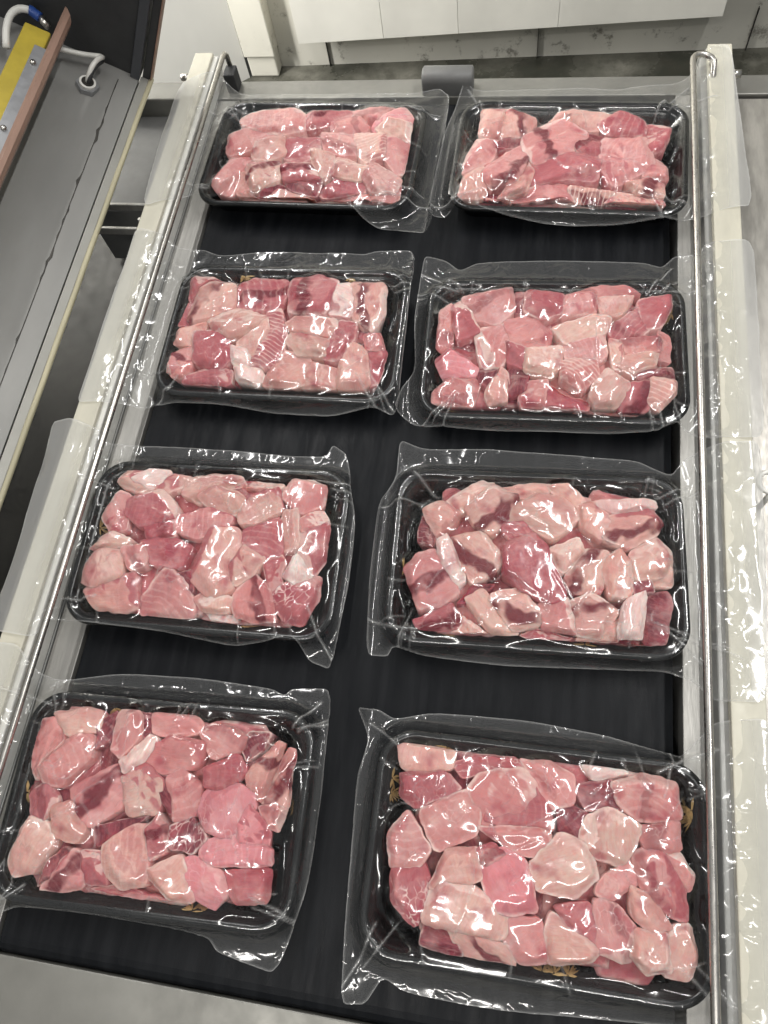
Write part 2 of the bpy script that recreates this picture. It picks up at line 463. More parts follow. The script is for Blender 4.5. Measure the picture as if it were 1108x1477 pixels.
# frame strips beside the belt
mbox('frame_strip', (-0.0845, -0.211, -0.05), (-0.0568, 0.752, 0.0015), 'steel')
mbox('frame_strip', (-0.128, -0.211, -0.05), (-0.0858, 0.752, 0.0012), 'housing')
mbox('frame_strip', (0.4785, -0.211, -0.05), (0.4960, 0.752, 0.0040), 'steel')
mbox('front_plate', (-0.36, -0.60, -0.03), (0.80, -0.2135, -0.0040), 'plate', 0.0012)
mbox('rear_panel', (-0.24, 0.7545, -0.06), (0.80, 0.7865, 0.0025), 'plate', 0.0015)
mbox('side_deck', (0.5045, -0.211, -0.03), (0.80, 0.7525, -0.0015), 'deck', 0.001)
mbox('gap_cover', (-0.235, 0.588, -0.11), (-0.1285, 0.7535, -0.022), 'bracket', 0.001)
mbox('cross_bar', (-0.235, 0.5820, -0.016), (-0.1285, 0.5860, -0.006), 'steel', 0.0008)
mbox('cross_bar', (-0.235, 0.546, -0.018), (-0.1285, 0.5500, -0.008), 'steel', 0.0008)
tube('stud', [W((-0.146, 0.562, -0.05)), W((-0.146, 0.562, -0.008))], 0.003, MAT['steel'], mach, 10)
# left sealing bar: silicone top on a white carrier
lb = mbox('seal_bar', (-0.1165, -0.40, 0.0018), (-0.0868, 0.797, 0.0300), 'white', 0.0012)
o = box('silicone_strip', (-0.0144, -0.5983, 0.0143), (0.0098, 0.5983, 0.0195), MAT['silicone'], lb, 0.0012)
# right sealing bar
rb = mbox('seal_bar', (0.4998, -0.40, 0.0045), (0.5345, 0.795, 0.0270), 'housing', 0.0012)
o = box('silicone_strip', (-0.0105, -0.597, 0.0115), (0.0160, 0.597, 0.0200), MAT['silicone'], rb, 0.0012)
# hold-down rods with bent ends
ZR = 0.0475
def rod(x, hook):
    pts = [(x, -0.52, ZR)] + [(x, -0.52 + 1.27 * k / 10, ZR) for k in range(1, 11)]
    ye = 0.752
    pts += [(x + hook * 0.012 * (1 - math.cos(a)), ye + 0.012 * math.sin(a), ZR - 0.002 * (1 - math.cos(a))) for a in [math.pi * k / 8 * 0.9 for k in range(1, 9)]]
    pts += [(x + hook * 0.0245, ye - 0.010, ZR - 0.012), (x + hook * 0.0245, ye - 0.014, ZR - 0.024)]
    return tube('hold_down_rod', [W(p) for p in pts], 0.0033, MAT['rod'], mach, 14)
rod(0.4870, 1)
pts = [(-0.0690, -0.52 + 1.29 * k / 10, ZR) for k in range(11)] + [(-0.0690, 0.778, ZR - 0.001), (-0.0690, 0.783, ZR - 0.006), (-0.0690, 0.784, ZR - 0.03)]
tube('hold_down_rod', [W(p) for p in pts], 0.0031, MAT['rod'], mach, 14)
mbox('rod_bracket', (-0.0745, 0.764, 0.0026), (-0.0600, 0.7835, 0.028), 'dark', 0.0015)
mbox('rod_bracket', (0.5085, 0.752, 0.0026), (0.5150, 0.770, 0.026), 'dark', 0.0015)
for xx, yy in ((-0.128, 0.772), (0.5400, 0.765)):
    tube('bar_screw', [W((xx - 0.006, yy, 0.020)), W((xx + 0.006, yy, 0.020))], 0.0045, MAT['rod'], mach, 12)
# grey roller cover standing at the far end of the belt: rounded hood
hv, hf = [], []
prof = []
for k in range(9):
    a = math.pi / 2 * k / 8
    prof.append((0.752 + 0.020 * math.cos(math.pi / 2 + a) - 0.0, 0.037 + 0.010 * math.sin(math.pi / 2 + a) - 0.0))
prof = [(0.779, 0.003), (0.779, 0.024), (0.777, 0.0275), (0.773, 0.029), (0.764, 0.029), (0.7595, 0.0275), (0.7565, 0.024), (0.7555, 0.019), (0.7555, 0.003)]
xs = [0.1795, 0.1815, 0.2395, 0.2415]
for xi, x in enumerate(xs):
    ins = 0.0018 if xi in (0, 3) else 0.0
    for (yy, zz) in prof:
        hv.append(W((x, yy + (ins if yy < 0.768 else -ins), zz - (ins if zz > 0.01 else 0))))
n = len(prof)
for xi in range(3):
    for k in range(n - 1):
        hf.append((xi * n + k, xi * n + k + 1, (xi + 1) * n + k + 1, (xi + 1) * n + k))
hf.append(tuple(range(n))[::-1]); hf.append(tuple(3 * n + k for k in range(n)))
pyd('roller_cover', hv, hf, MAT['bracket'], mach, True)
# small ring latch beside the right bar
ring = [(0.5480 + 0.0035 * 0, 0.244 + 0.010 * math.cos(a), 0.018 + 0.010 * math.sin(a)) for a in [2 * math.pi * k / 20 for k in range(21)]]
ring = [(0.5475 + 0.010 * math.cos(a), 0.244 + 0.010 * math.sin(a), 0.030) for a in [2 * math.pi * k / 20 for k in range(21)]]
tube('latch_ring', [W(p) for p in ring], 0.0022, MAT['white'], mach, 10)
tube('latch_stem', [W((0.5475, 0.2337, -0.0014)), W((0.5475, 0.2337, 0.030))], 0.0025, MAT['white'], mach, 10)

# ------------------------------------------------------------------ open chamber lid on the left
LY = 0.30
lid = empty('chamber_lid', (-0.17, LY, 0.03), (0, rad(30), 0))
tag(lid, 'grey open chamber lid leaning at the left, with cream gasket and cable gland', 'machine lid')
def lbox(name, u0, u1, y0, y1, n0, n1, mat, bev=0.0008, parent=None):
    return box(name, (-u1, y0 - LY, n0), (-u0, y1 - LY, n1), MAT[mat], parent or lid, bev)
def L(u, y, n): return (-u, y - LY, n)
YN = -0.45
lbox('lid_panel', 0.0115, 0.40, YN, 0.752, -0.012, 0.0, 'grey', 0.0006)
lbox('lid_edge', 0.0, 0.0098, YN, 0.752, -0.020, 0.0035, 'edge', 0.0010)
gpts = [L(-0.0022, YN + (0.757 - YN) * k / 40, 0.0012 + 0.0006 * math.sin(k * 1.7)) for k in range(41)]
tube('gasket', gpts, 0.0032, MAT['cream'], lid, 12)
lbox('end_wall', 0.0225, 0.40, 0.752, 0.768, -0.012, 0.26, 'dark', 0.001)
lbox('end_strip', 0.0105, 0.0220, 0.746, 0.768, 0.0005, 0.26, 'slate', 0.001)
lbox('end_strip', -0.0012, 0.0085, 0.7525, 0.768, -0.010, 0.26, 'dark', 0.001)
lbox('end_trim', -0.0030, -0.0014, 0.7515, 0.768, -0.010, 0.26, 'brown', 0.0003)
# seam of old sealant on the panel: thin wavering line with blobs
random.seed(4)
V, F = [], []
N = 160
for k in range(N + 1):
    y = 0.735 - (0.735 - YN) * k / N
    u = 0.0335 + 0.004 * k / N * 0.6 + 0.0007 * noise.noise(Vector((k * 0.13, 0, 0)))
    w = 0.0005 + 0.0075 * max(0, noise.noise(Vector((k * 0.33, 3.0, 0))) - 0.10)
    w2 = 0.0005 + 0.0060 * max(0, noise.noise(Vector((k * 0.37, 8.0, 0))) - 0.12)
    V += [L(u - w, y, 0.0004), L(u, y, 0.0010), L(u + w2, y, 0.0004)]
for k in range(N):
    F += [(3 * k, 3 * k + 1, 3 * k + 4, 3 * k + 3), (3 * k + 1, 3 * k + 2, 3 * k + 5, 3 * k + 4)]
pyd('sealant_seam', V, F, MAT['sealant'], lid, True)
# counter bar: yellow block, zinc plate with screws, copper-brown tape
yb = lbox('yellow_bar', 0.104, 0.132, YN, 0.700, 0.036, 0.058, 'yellow', 0.0015)
for yy in (0.62, 0.30, 0.0):
    tube('bar_post', [L(0.118, yy, 0.0), L(0.118, yy, 0.037)], 0.006, MAT['zinc'], lid, 12)
zp = lbox('clamp_plate', 0.0985, 0.1135, YN, 0.672, 0.0585, 0.0605, 'zinc', 0.0008)
for yy in (0.645, 0.545, 0.445):
    tube('screw', [Vector(L(0.1075, yy, 0.0605)) - zp.location, Vector(L(0.1075, yy, 0.0625)) - zp.location, Vector(L(0.1075, yy, 0.0640)) - zp.location], 0.0032, MAT['rod'], zp, 12, [1, 1, 0.6])
lbox('clamp_plate', 0.1200, 0.1335, YN, 0.560, 0.0585, 0.0605, 'zinc', 0.0008)
V = []
prof = [(0.0975, 0.0560), (0.0988, 0.0680), (0.0950, 0.0705), (0.0905, 0.0690), (0.0880, 0.0640), (0.0890, 0.0560)]
for y_of in (lambda u: YN, lambda u: 0.722 + (u - 0.088) * 1.3):
    for u, n_ in prof: V.append(L(u, y_of(u), n_))
n = len(prof)
F = [(k, (k + 1) % n, n + (k + 1) % n, n + k) for k in range(n)] + [tuple(range(n))[::-1], tuple(range(n, 2 * n))]
pyd('tape_strip', V, F, MAT['brown'], lid, False)
# cable gland with its cable
def hexn(r, z0, z1, seg=6, ph=0.2):
    V = [(r * math.cos(2 * math.pi * k / seg + ph), r * math.sin(2 * math.pi * k / seg + ph), z) for z in (z0, z1) for k in range(seg)]
    return V, [tuple(range(seg))[::-1], tuple(range(seg, 2 * seg))] + [(k, (k + 1) % seg, seg + (k + 1) % seg, seg + k) for k in range(seg)]
V, F = hexn(0.0135, 0.0003, 0.0065)
gl = pyd('cable_gland', V, F, MAT['zinc'], lid); gl.location = L(0.062, 0.702, 0)
V, F = hexn(0.0098, 0.0066, 0.0095, 20)
pyd('gland_collar', V, F, MAT['white'], gl)
V, F = hexn(0.0072, 0.0096, 0.0101, 20)
pyd('gland_mouth', V, F, MAT['gap'], gl)
tube('cable', bez(L(0.062, 0.702, 0.008), L(0.062, 0.704, 0.030), L(0.058, 0.722, 0.030), L(0.054, 0.735, 0.022)) + bez(L(0.055, 0.737, 0.021), L(0.064, 0.737, 0.018), L(0.080, 0.728, 0.016), L(0.125, 0.722, 0.016))[1:], 0.0030, MAT['white'], lid, 10)
tube('cable', bez(L(0.0605, 0.7005, 0.008), L(0.0605, 0.702, 0.024), L(0.0575, 0.716, 0.026), L(0.0535, 0.7315, 0.019)), 0.0026, MAT['dark'], lid, 10)
hose = tube('hose_loop', bez(L(0.150, 0.690, 0.02), L(0.163, 0.722, 0.035), L(0.156, 0.742, 0.035), L(0.140, 0.744, 0.034)), 0.0042, MAT['white'], lid, 12)
tube('hose_sleeve', [L(0.141, 0.744, 0.034), L(0.139, 0.7443, 0.034), L(0.130, 0.742, 0.033), L(0.128, 0.7415, 0.033)], 0.0056, MAT['blue'], hose, 12)
tube('hose_fitting', [L(0.128, 0.7415, 0.033), L(0.124, 0.739, 0.032), L(0.117, 0.735, 0.031)], 0.0040, MAT['rod'], hose, 12)
PACKS = [
 dict(pos=(0.0665,0.6311), rot=-0.0224,
  outline=[(-1914,1029),(-1524,1289),(-1175,1118),(-354,1126),(1048,1140),(1328,1214),(1481,1073),(1516,-88),(1533,-1036),(988,-993),(720,-866),(402,-675),(-267,-724),(-1095,-748),(-1281,-638),(-1449,-809),(-1816,-983),(-1919,81)],
  bursts=[],
  chunks=[
   ('K','s',[(-945,418),(-806,551),(-284,615),(-143,468),(-118,213),(-380,153),(-641,202),(-886,289)]),
   ('R','b',[(-158,542),(274,585),(458,625),(328,439),(136,308),(-98,249),(-175,357)]),
   ('K','',[(305,567),(629,738),(984,705),(728,464),(675,300),(477,514)]),
   ('H','s',[(986,686),(1117,524),(1122,309),(766,231),(675,300),(746,518)]),
   ('P','s',[(757,446),(1133,416),(1146,151),(851,197),(731,284)]),
   ('K','',[(179,364),(484,478),(648,300),(561,191),(251,131)]),
   ('K','',[(-1032,194),(-745,292),(-380,153),(-638,-51),(-915,-165),(-1007,-78)]),
   ('P','',[(-654,21),(-345,118),(-260,-147),(-430,-239),(-651,-228)]),
   ('R','',[(-317,118),(116,128),(122,-171),(-74,-264),(-280,-183)]),
   ('K','n',[(106,181),(478,207),(566,-142),(379,-130),(181,-65)]),
   ('P','S',[(491,207),(851,197),(881,-150),(711,-224),(560,-107)]),
   ('K','',[(854,180),(1146,151),(1263,-37),(1239,-310),(1067,-349),(875,-116)]),
   ('P','',[(-13,-35),(300,-132),(352,-405),(231,-460),(89,-276)]),
   ('P','',[(333,-166),(777,-307),(655,-496),(362,-456)]),
   ('K','s',[(763,-222),(1128,-414),(1108,-613),(833,-639),(684,-445)]),
   ('R','b',[(-280,-305),(139,-258),(235,-477),(-202,-542)]),
   ('P','bs',[(-689,-299),(-305,-253),(-262,-510),(-547,-673),(-654,-506)]),
   ('K','',[(-1057,-589),(-926,-236),(-632,-192),(-792,-442),(-790,-783),(-968,-723)]),
   ('P','',[(-806,-442),(-673,-369),(-552,-707),(-402,-835),(-632,-878),(-739,-714)]),
   ('P','',[(-406,-702),(-270,-596),(177,-713),(3,-885),(-290,-864)]),
   ('D','',[(-205,-525),(235,-477),(203,-712),(-131,-624)]),
   ('R','',[(215,-645),(391,-472),(706,-494),(754,-626),(395,-771),(267,-776)]),
   ('K','s',[(357,-706),(768,-559),(833,-786),(718,-856),(513,-848)]),
   ('K','',[(811,-656),(1188,-478),(1217,-674),(1060,-793),(813,-819)]),
   ('D','',[(-471,-535),(-172,-558),(-203,-661),(-489,-805)]),
  ]),
 dict(pos=(0.3591,0.6288), rot=-0.0241,
  outline=[(-1313,1374),(-1178,1161),(-227,1182),(566,1225),(1209,1265),(1333,1356),(1408,1651),(1677,1649),(1767,599),(1894,-712),(1424,-823),(1251,-805),(653,-881),(-25,-924),(-749,-833),(-1128,-731),(-1286,-828),(-1459,-816),(-1435,300)],
  bursts=[(-928,-790)],
  chunks=[
   ('P','',[(-1018,564),(-722,569),(-785,143),(-887,104),(-1005,211)]),
   ('P','b',[(-749,569),(-389,407),(-495,131),(-811,142)]),
   ('K','',[(-1271,-230),(-1050,136),(-779,88),(-830,-181),(-952,-255),(-1179,-333)]),
   ('P','',[(-1175,-678),(-1118,-401),(-952,-255),(-833,-391),(-861,-834),(-1094,-810)]),
   ('K','b',[(-962,-395),(-538,23),(-417,-169),(-538,-518),(-789,-561)]),
   ('P','',[(-710,-828),(-611,-555),(-470,-153),(-348,-375),(-428,-616),(-605,-873)]),
   ('P','b',[(-880,-667),(-594,-723),(-605,-873),(-857,-867)]),
   ('K','b',[(-553,184),(-105,449),(194,201),(9,-86),(-359,-254),(-478,-65)]),
   ('P','',[(-259,428),(-12,617),(354,549),(483,533),(292,275),(192,237),(-79,450)]),
   ('R','s',[(288,347),(507,551),(791,375),(772,179),(398,171)]),
   ('R','n',[(792,357),(1065,363),(997,45),(854,-62),(774,144)]),
   ('R','b',[(-14,269),(348,169),(339,-146),(83,-49)]),
   ('R','',[(-357,-271),(34,-68),(339,-146),(306,-454),(-17,-431),(-362,-512)]),
   ('K','s',[(325,133),(771,215),(908,-265),(623,-442),(482,-547),(346,-283)]),
   ('K','',[(-581,-855),(-359,-545),(-169,-403),(39,-531),(102,-728),(-7,-928),(-327,-910)]),
   ('P','Sb',[(37,-497),(532,-579),(563,-741),(255,-852),(53,-730)]),
   ('P','',[(532,-579),(964,-627),(1026,-754),(875,-825),(400,-845)]),
   ('P','b',[(600,-477),(983,-396),(1012,-625),(749,-603)]),
   ('K','',[(855,-97),(1027,-227),(1031,-428),(767,-404)]),
   ('D','',[(-757,125),(-526,185),(-484,6),(-796,-2)]),
  ]),
 dict(pos=(0.0796,0.3807), rot=0.0139,
  outline=[(-1933,1281),(-1610,1220),(-1446,1123),(-1190,1178),(-972,1091),(-275,1163),(666,1131),(828,1202),(1260,1199),(1293,148),(1313,-901),(1089,-834),(650,-930),(218,-921),(-535,-873),(-1179,-873),(-1392,-943),(-1763,-991),(-1970,-1014),(-1962,-596),(-1964,73),(-1928,825)],
  bursts=[(-561,827),(617,872)],
  chunks=[
   ('R','',[(-1150,638),(-798,595),(-752,512),(-962,441),(-1065,273)]),
   ('P','b',[(-1032,15),(-962,441),(-864,510),(-578,484),(-545,191),(-771,88)]),
   ('R','bs',[(-571,451),(-404,587),(-49,612),(16,401),(-111,204),(-487,177)]),
   ('R','b',[(9,597),(297,670),(527,577),(496,255),(437,127),(61,146)]),
   ('W','',[(506,544),(718,549),(724,136),(484,160)]),
   ('P','b',[(663,564),(1035,557),(1055,178),(955,-41),(754,106)]),
   ('R','',[(-1143,11),(-1093,272),(-1029,241),(-1019,15)]),
   ('P','',[(-1220,-245),(-1183,-54),(-812,22),(-888,-248)]),
   ('K','b',[(-1244,-370),(-898,-264),(-856,-507),(-1022,-605),(-1177,-582)]),
   ('R','n',[(-921,-108),(-567,-95),(-436,-398),(-550,-554),(-836,-476)]),
   ('P','n',[(-785,23),(-487,177),(-174,107),(-225,-52),(-494,-186),(-710,-69)]),
   ('P','s',[(-428,-245),(-168,76),(-86,-78),(-195,-478)]),
   ('R','S',[(-247,-481),(-180,138),(-31,207),(89,-164),(45,-498),(-85,-504)]),
   ('P','',[(54,36),(173,118),(575,85),(621,-53),(503,-133),(126,-70)]),
   ('P','',[(95,-195),(152,-70),(536,-178),(538,-358),(254,-355)]),
   ('R','n',[(553,-116),(603,70),(789,45),(788,-138),(675,-411),(518,-388)]),
   ('P','',[(686,-142),(936,-282),(1007,-629),(922,-733),(672,-731),(704,-440)]),
   ('R','',[(932,-252),(1074,-172),(1137,-274),(1102,-596),(1011,-658)]),
   ('K','',[(882,-74),(1031,-38),(1105,-216),(928,-223)]),
   ('P','',[(332,-661),(395,-423),(662,-500),(705,-615),(649,-746),(346,-747)]),
   ('P','n',[(-22,-560),(116,-315),(390,-394),(357,-660),(215,-724),(-72,-709)]),
   ('W','',[(-398,-517),(-134,-521),(-63,-621),(-143,-742),(-316,-662)]),
   ('R','n',[(-961,-632),(-609,-527),(-418,-548),(-434,-726),(-715,-769),(-907,-749)]),
   ('W','',[(-475,-278),(-277,-331),(-189,-508),(-405,-488)]),
   ('K','',[(-1112,-457),(-836,-476),(-928,-661),(-1042,-636)]),
  ]),
 dict(pos=(0.3548,0.3742), rot=0.0292,
  outline=[(-1373,1248),(-1141,1183),(-974,1034),(-790,1156),(380,1189),(912,1165),(1082,1093),(1217,1238),(1434,1178),(1467,1264),(1938,1282),(1903,152),(1863,-968),(1368,-961),(1145,-769),(962,-866),(515,-892),(-594,-895),(-1276,-863),(-1499,-699),(-1444,-417),(-1335,-233),(-1407,396),(-1394,901)],
  bursts=[(1253,478),(-902,-743),(533,-695)],
  chunks=[
   ('K','n',[(-1228,388),(-1023,488),(-964,42),(-1055,-115),(-1218,-26)]),
   ('R','',[(-1018,423),(-890,490),(-710,110),(-936,11)]),
   ('K','n',[(-919,522),(-427,676),(-388,368),(-561,207),(-797,266)]),
   ('D','',[(-399,627),(-269,628),(-284,338),(-388,368)]),
   ('R','',[(-269,628),(93,583),(71,344),(-129,278),(-284,338)]),
   ('K','s',[(93,567),(397,587),(397,349),(72,313)]),
   ('K','',[(219,633),(422,716),(725,719),(822,608),(597,542),(397,571)]),
   ('P','n',[(397,539),(772,591),(620,322),(472,319)]),
   ('R','',[(796,512),(1118,611),(1162,455),(1008,206),(838,172)]),
   ('R','s',[(521,166),(794,418),(886,173),(812,81),(569,45)]),
   ('P','n',[(-25,155),(372,318),(546,290),(471,104),(128,-26)]),
   ('K','s',[(-761,109),(-458,209),(-395,-69),(-486,-282),(-659,-317)]),
   ('K','',[(-485,240),(-207,308),(-24,93),(-46,-30),(-370,-68)]),
   ('P','s',[(-268,-96),(79,-57),(59,-297),(-38,-358),(-260,-335)]),
   ('K','s',[(103,-26),(471,104),(495,-137),(374,-229),(130,-176)]),
   ('K','S',[(82,-237),(374,-140),(422,-344),(279,-522),(85,-413)]),
   ('P','',[(520,44),(641,16),(662,-279),(566,-282)]),
   ('K','',[(617,46),(1004,85),(976,-65),(712,-116)]),
   ('K','',[(983,175),(1101,117),(1092,-150),(951,-125)]),
   ('P','',[(615,-163),(951,-110),(924,-243),(733,-321),(614,-281)]),
   ('D','s',[(780,-305),(1090,-209),(1154,-351),(921,-358),(802,-391)]),
   ('P','S',[(921,-358),(1177,-379),(1148,-521),(981,-694),(867,-615)]),
   ('R','b',[(683,-452),(896,-416),(865,-699),(610,-736)]),
   ('P','',[(351,-548),(494,-299),(707,-465),(586,-723),(399,-688)]),
   ('H','s',[(-1125,-209),(-979,-98),(-710,-319),(-729,-409),(-1032,-418)]),
   ('K','n',[(-1121,-569),(-981,-416),(-677,-451),(-734,-730),(-930,-766),(-1111,-686)]),
   ('P','s',[(-619,-581),(-484,-312),(-406,-399),(-420,-632),(-564,-695)]),
   ('D','',[(-735,-319),(-509,-313),(-598,-522),(-676,-466)]),
   ('D','',[(-409,-310),(-210,-334),(-252,-540),(-396,-603)]),
   ('K','',[(-299,-599),(-206,-451),(-36,-417),(-77,-706),(-270,-713)]),
   ('R','',[(-77,-706),(-11,-445),(136,-584),(351,-605),(328,-733)]),
   ('R','',[(-448,-9),(-243,-95),(-261,-306),(-412,-250)]),
  ]),
 dict(pos=(0.0549,0.1396), rot=0.0270,
  outline=[(-1943,1225),(-1663,1229),(-1369,1125),(-1268,998),(-989,1059),(15,1052),(935,1021),(999,1162),(1150,1070),(1346,330),(1353,-338),(1289,-1025),(1082,-965),(971,-814),(901,-776),(695,-843),(391,-899),(-261,-833),(-1063,-807),(-1329,-810),(-1414,-1003),(-1950,-958),(-1887,-526),(-1912,924)],
  bursts=[(-1222,128),(524,-762)],
  chunks=[
   ('P','',[(-1024,576),(-925,744),(-655,803),(-290,674),(-347,555),(-545,457),(-890,496)]),
   ('W','^',[(-912,582),(-711,800),(-496,722),(-638,495)]),
   ('K','n',[(-1079,198),(-966,462),(-841,412),(-783,76),(-939,39)]),
   ('R','',[(-834,383),(-525,487),(-350,326),(-352,214),(-655,112),(-818,214)]),
   ('P','',[(-328,470),(-311,644),(-114,756),(182,786),(242,616),(11,546),(-120,396)]),
   ('P','',[(-153,423),(-21,573),(268,475),(352,312),(200,275),(-29,345)]),
   ('K','s',[(-379,212),(-26,331),(231,250),(169,164),(-71,39),(-294,80)]),
   ('P','',[(279,561),(343,650),(613,636),(575,549)]),
   ('P','s',[(268,335),(348,480),(596,578),(660,358),(471,237),(294,199)]),
   ('K','n',[(637,496),(731,728),(1036,631),(1038,436),(845,342)]),
   ('W','',[(705,726),(889,736),(1036,631),(745,643)]),
   ('P','',[(690,333),(815,368),(882,22),(724,-29),(675,114)]),
   ('R','s',[(361,121),(673,277),(731,-68),(542,-159),(386,-11)]),
   ('K','',[(853,288),(1046,381),(1166,253),(900,156)]),
   ('R','^',[(890,-109),(895,182),(1112,277),(1240,177),(1192,-114),(1038,-253)]),
   ('W','',[(790,-271),(882,-57),(1038,-253),(902,-339)]),
   ('R','N',[(704,-505),(803,-347),(1112,-248),(1165,-445),(1005,-679),(856,-666)]),
   ('P','',[(-1111,-138),(-939,39),(-702,-29),(-792,-103)]),
   ('P','',[(-1155,-276),(-1034,-119),(-781,-143),(-720,-379),(-983,-503),(-1111,-434)]),
   ('K','',[(-788,-116),(-555,-74),(-510,-258),(-655,-322)]),
   ('R','',[(-615,-50),(-394,46),(-133,-46),(-190,-263),(-464,-229)]),
   ('R','',[(-601,115),(-372,185),(-282,26),(-541,-18)]),
   ('P','',[(-70,-333),(17,127),(278,143),(426,-88),(338,-432),(151,-522)]),
   ('P','',[(293,-203),(386,-11),(588,-130),(510,-265),(358,-405)]),
   ('P','',[(-1062,-509),(-826,-387),(-595,-344),(-519,-649),(-632,-822),(-901,-704)]),
   ('K','s',[(-545,-651),(-326,-246),(-110,-387),(16,-608),(-2,-759),(-245,-816),(-456,-795)]),
   ('P','',[(0,-533),(136,-447),(352,-507),(327,-634),(97,-627)]),
   ('W','',[(127,-649),(381,-655),(409,-800),(207,-792)]),
   ('K','bn',[(352,-507),(510,-265),(687,-406),(758,-674),(596,-736),(406,-653)]),
   ('R','',[(597,-181),(760,-92),(782,-374),(696,-456)]),
   ('D','',[(-205,-316),(-55,-279),(-11,-483),(-99,-438)]),
  ]),
 dict(pos=(0.3513,0.1553), rot=0.0405,
  outline=[(-1308,1202),(-1063,1104),(-354,1107),(354,1080),(905,1050),(1199,898),(1309,1051),(1457,1124),(1625,1158),(1938,1168),(1859,-80),(1785,-1114),(1402,-1120),(1272,-951),(1085,-891),(664,-905),(-270,-939),(-921,-903),(-1181,-836),(-1221,-924),(-1404,-925),(-1438,-251),(-1431,503),(-1306,798)],
  bursts=[(-1197,-139),(1266,89),(-716,-779),(423,-822)],
  chunks=[
   ('P','',[(-797,472),(-510,777),(-373,664),(-573,453),(-671,349)]),
   ('P','b',[(-623,408),(-399,649),(-161,529),(-208,385),(-379,167),(-538,284)]),
   ('P','',[(-1002,376),(-835,456),(-671,349),(-717,248),(-866,142)]),
   ('D','N',[(-1032,92),(-1013,347),(-856,185),(-885,44)]),
   ('P','',[(-320,637),(-89,734),(118,728),(69,567),(-187,542)]),
   ('P','',[(93,684),(272,778),(411,554),(348,466),(171,572)]),
   ('P','',[(-184,442),(18,565),(247,518),(373,356),(125,151),(-78,279),(-307,296)]),
   ('R','s',[(-333,294),(-131,374),(-25,171),(-225,133)]),
   ('P','',[(348,466),(474,514),(670,343),(544,173),(398,274)]),
   ('W','',[(474,528),(970,564),(1016,483),(671,412)]),
   ('P','b',[(596,367),(943,494),(1059,334),(982,222),(786,105),(569,174)]),
   ('W','',[(-848,74),(-762,134),(-587,-237),(-669,-334),(-793,-169)]),
   ('P','b',[(-734,107),(-456,177),(-269,-59),(-364,-197),(-534,-286)]),
   ('K','b',[(-1125,-187),(-1008,-45),(-856,-9),(-629,-371),(-772,-484),(-968,-548)]),
   ('R','^',[(-273,49),(-25,171),(77,68),(252,-343),(132,-427),(-113,-314),(-264,-192)]),
   ('P','s',[(102,42),(348,163),(397,31),(226,-163)]),
   ('P','b',[(251,-188),(421,59),(615,43),(539,-300),(324,-313)]),
   ('P','',[(541,-93),(689,73),(805,-78),(774,-336),(609,-321)]),
   ('P','',[(784,52),(1005,197),(1191,100),(1087,-114),(825,-180)]),
   ('P','',[(946,-96),(1190,74),(1165,-186),(966,-198)]),
   ('D','',[(801,-207),(944,-173),(963,-274),(821,-333)]),
   ('W','^',[(675,-592),(726,-390),(893,-278),(857,-677),(673,-689)]),
   ('D','',[(891,-329),(1081,-242),(1170,-312),(1061,-687),(879,-699)]),
   ('P','',[(650,-691),(878,-723),(1061,-687),(943,-814),(716,-807)]),
   ('R','bn',[(-987,-626),(-698,-479),(-614,-627),(-656,-755),(-956,-700)]),
   ('P','',[(-657,-731),(-593,-575),(-366,-711),(-412,-776),(-606,-777)]),
   ('P','',[(-575,-445),(-432,-333),(-276,-529),(-126,-695),(-242,-826),(-364,-760)]),
   ('P','b',[(-380,-382),(-113,-314),(37,-509),(39,-609),(-175,-673)]),
   ('K','',[(36,-433),(276,-367),(347,-663),(87,-631)]),
   ('P','b',[(252,-419),(467,-330),(677,-468),(510,-700),(347,-663)]),
   ('P','',[(347,-712),(536,-527),(699,-541),(671,-786),(509,-821)]),
   ('R','n',[(-102,-693),(40,-634),(300,-690),(254,-779),(-29,-786)]),
   ('D','',[(-648,-476),(-508,-311),(-335,-275),(-551,-444)]),
  ]),
 dict(pos=(0.0606,-0.0846), rot=0.0406,
  outline=[(-1821,1192),(-1511,1193),(-1298,971),(-1136,926),(-615,1034),(86,1055),(804,1007),(930,957),(988,1021),(1340,1048),(1372,235),(1352,-474),(1163,-1094),(870,-1040),(679,-997),(601,-911),(367,-875),(-351,-841),(-956,-851),(-1173,-939),(-1464,-1024),(-1920,-910),(-1929,141)],
  bursts=[(-1325,-17),(1176,91),(470,-811),(556,-821),(-523,846)],
  chunks=[
   ('P','',[(-1029,629),(-778,826),(-604,688),(-587,516),(-817,461)]),
   ('K','',[(-1256,412),(-1178,567),(-1015,580),(-893,442),(-1032,260),(-1063,91),(-1192,247)]),
   ('K','s',[(-1011,190),(-760,453),(-601,466),(-584,299),(-762,71),(-925,80)]),
   ('D','s',[(-606,589),(-471,699),(-443,480),(-550,374)]),
   ('K','',[(-420,385),(-436,777),(-252,804),(-208,499),(-324,322)]),
   ('D','',[(-284,764),(-135,763),(-97,533),(-182,501)]),
   ('K','',[(-135,763),(243,731),(349,594),(128,527),(-84,534)]),
   ('K','N',[(293,613),(463,676),(713,576),(683,456),(441,388)]),
   ('D','N',[(675,502),(730,625),(910,616),(857,471),(745,391)]),
   ('K','',[(-129,386),(77,523),(368,500),(354,310),(111,242),(-77,273)]),
   ('W','',[(-319,298),(-127,494),(-47,489),(-113,316),(-245,211)]),
   ('K','b',[(-678,56),(-336,261),(-234,165),(-210,-39),(-448,-219),(-604,-121)]),
   ('P','',[(-259,163),(-108,293),(76,170),(100,-55),(-144,-100)]),
   ('K','s',[(121,197),(233,276),(410,154),(401,-49),(238,-108)]),
   ('D','',[(-102,270),(121,197),(253,-63),(174,-48)]),
   ('R','',[(408,292),(662,430),(761,300),(612,150),(460,159)]),
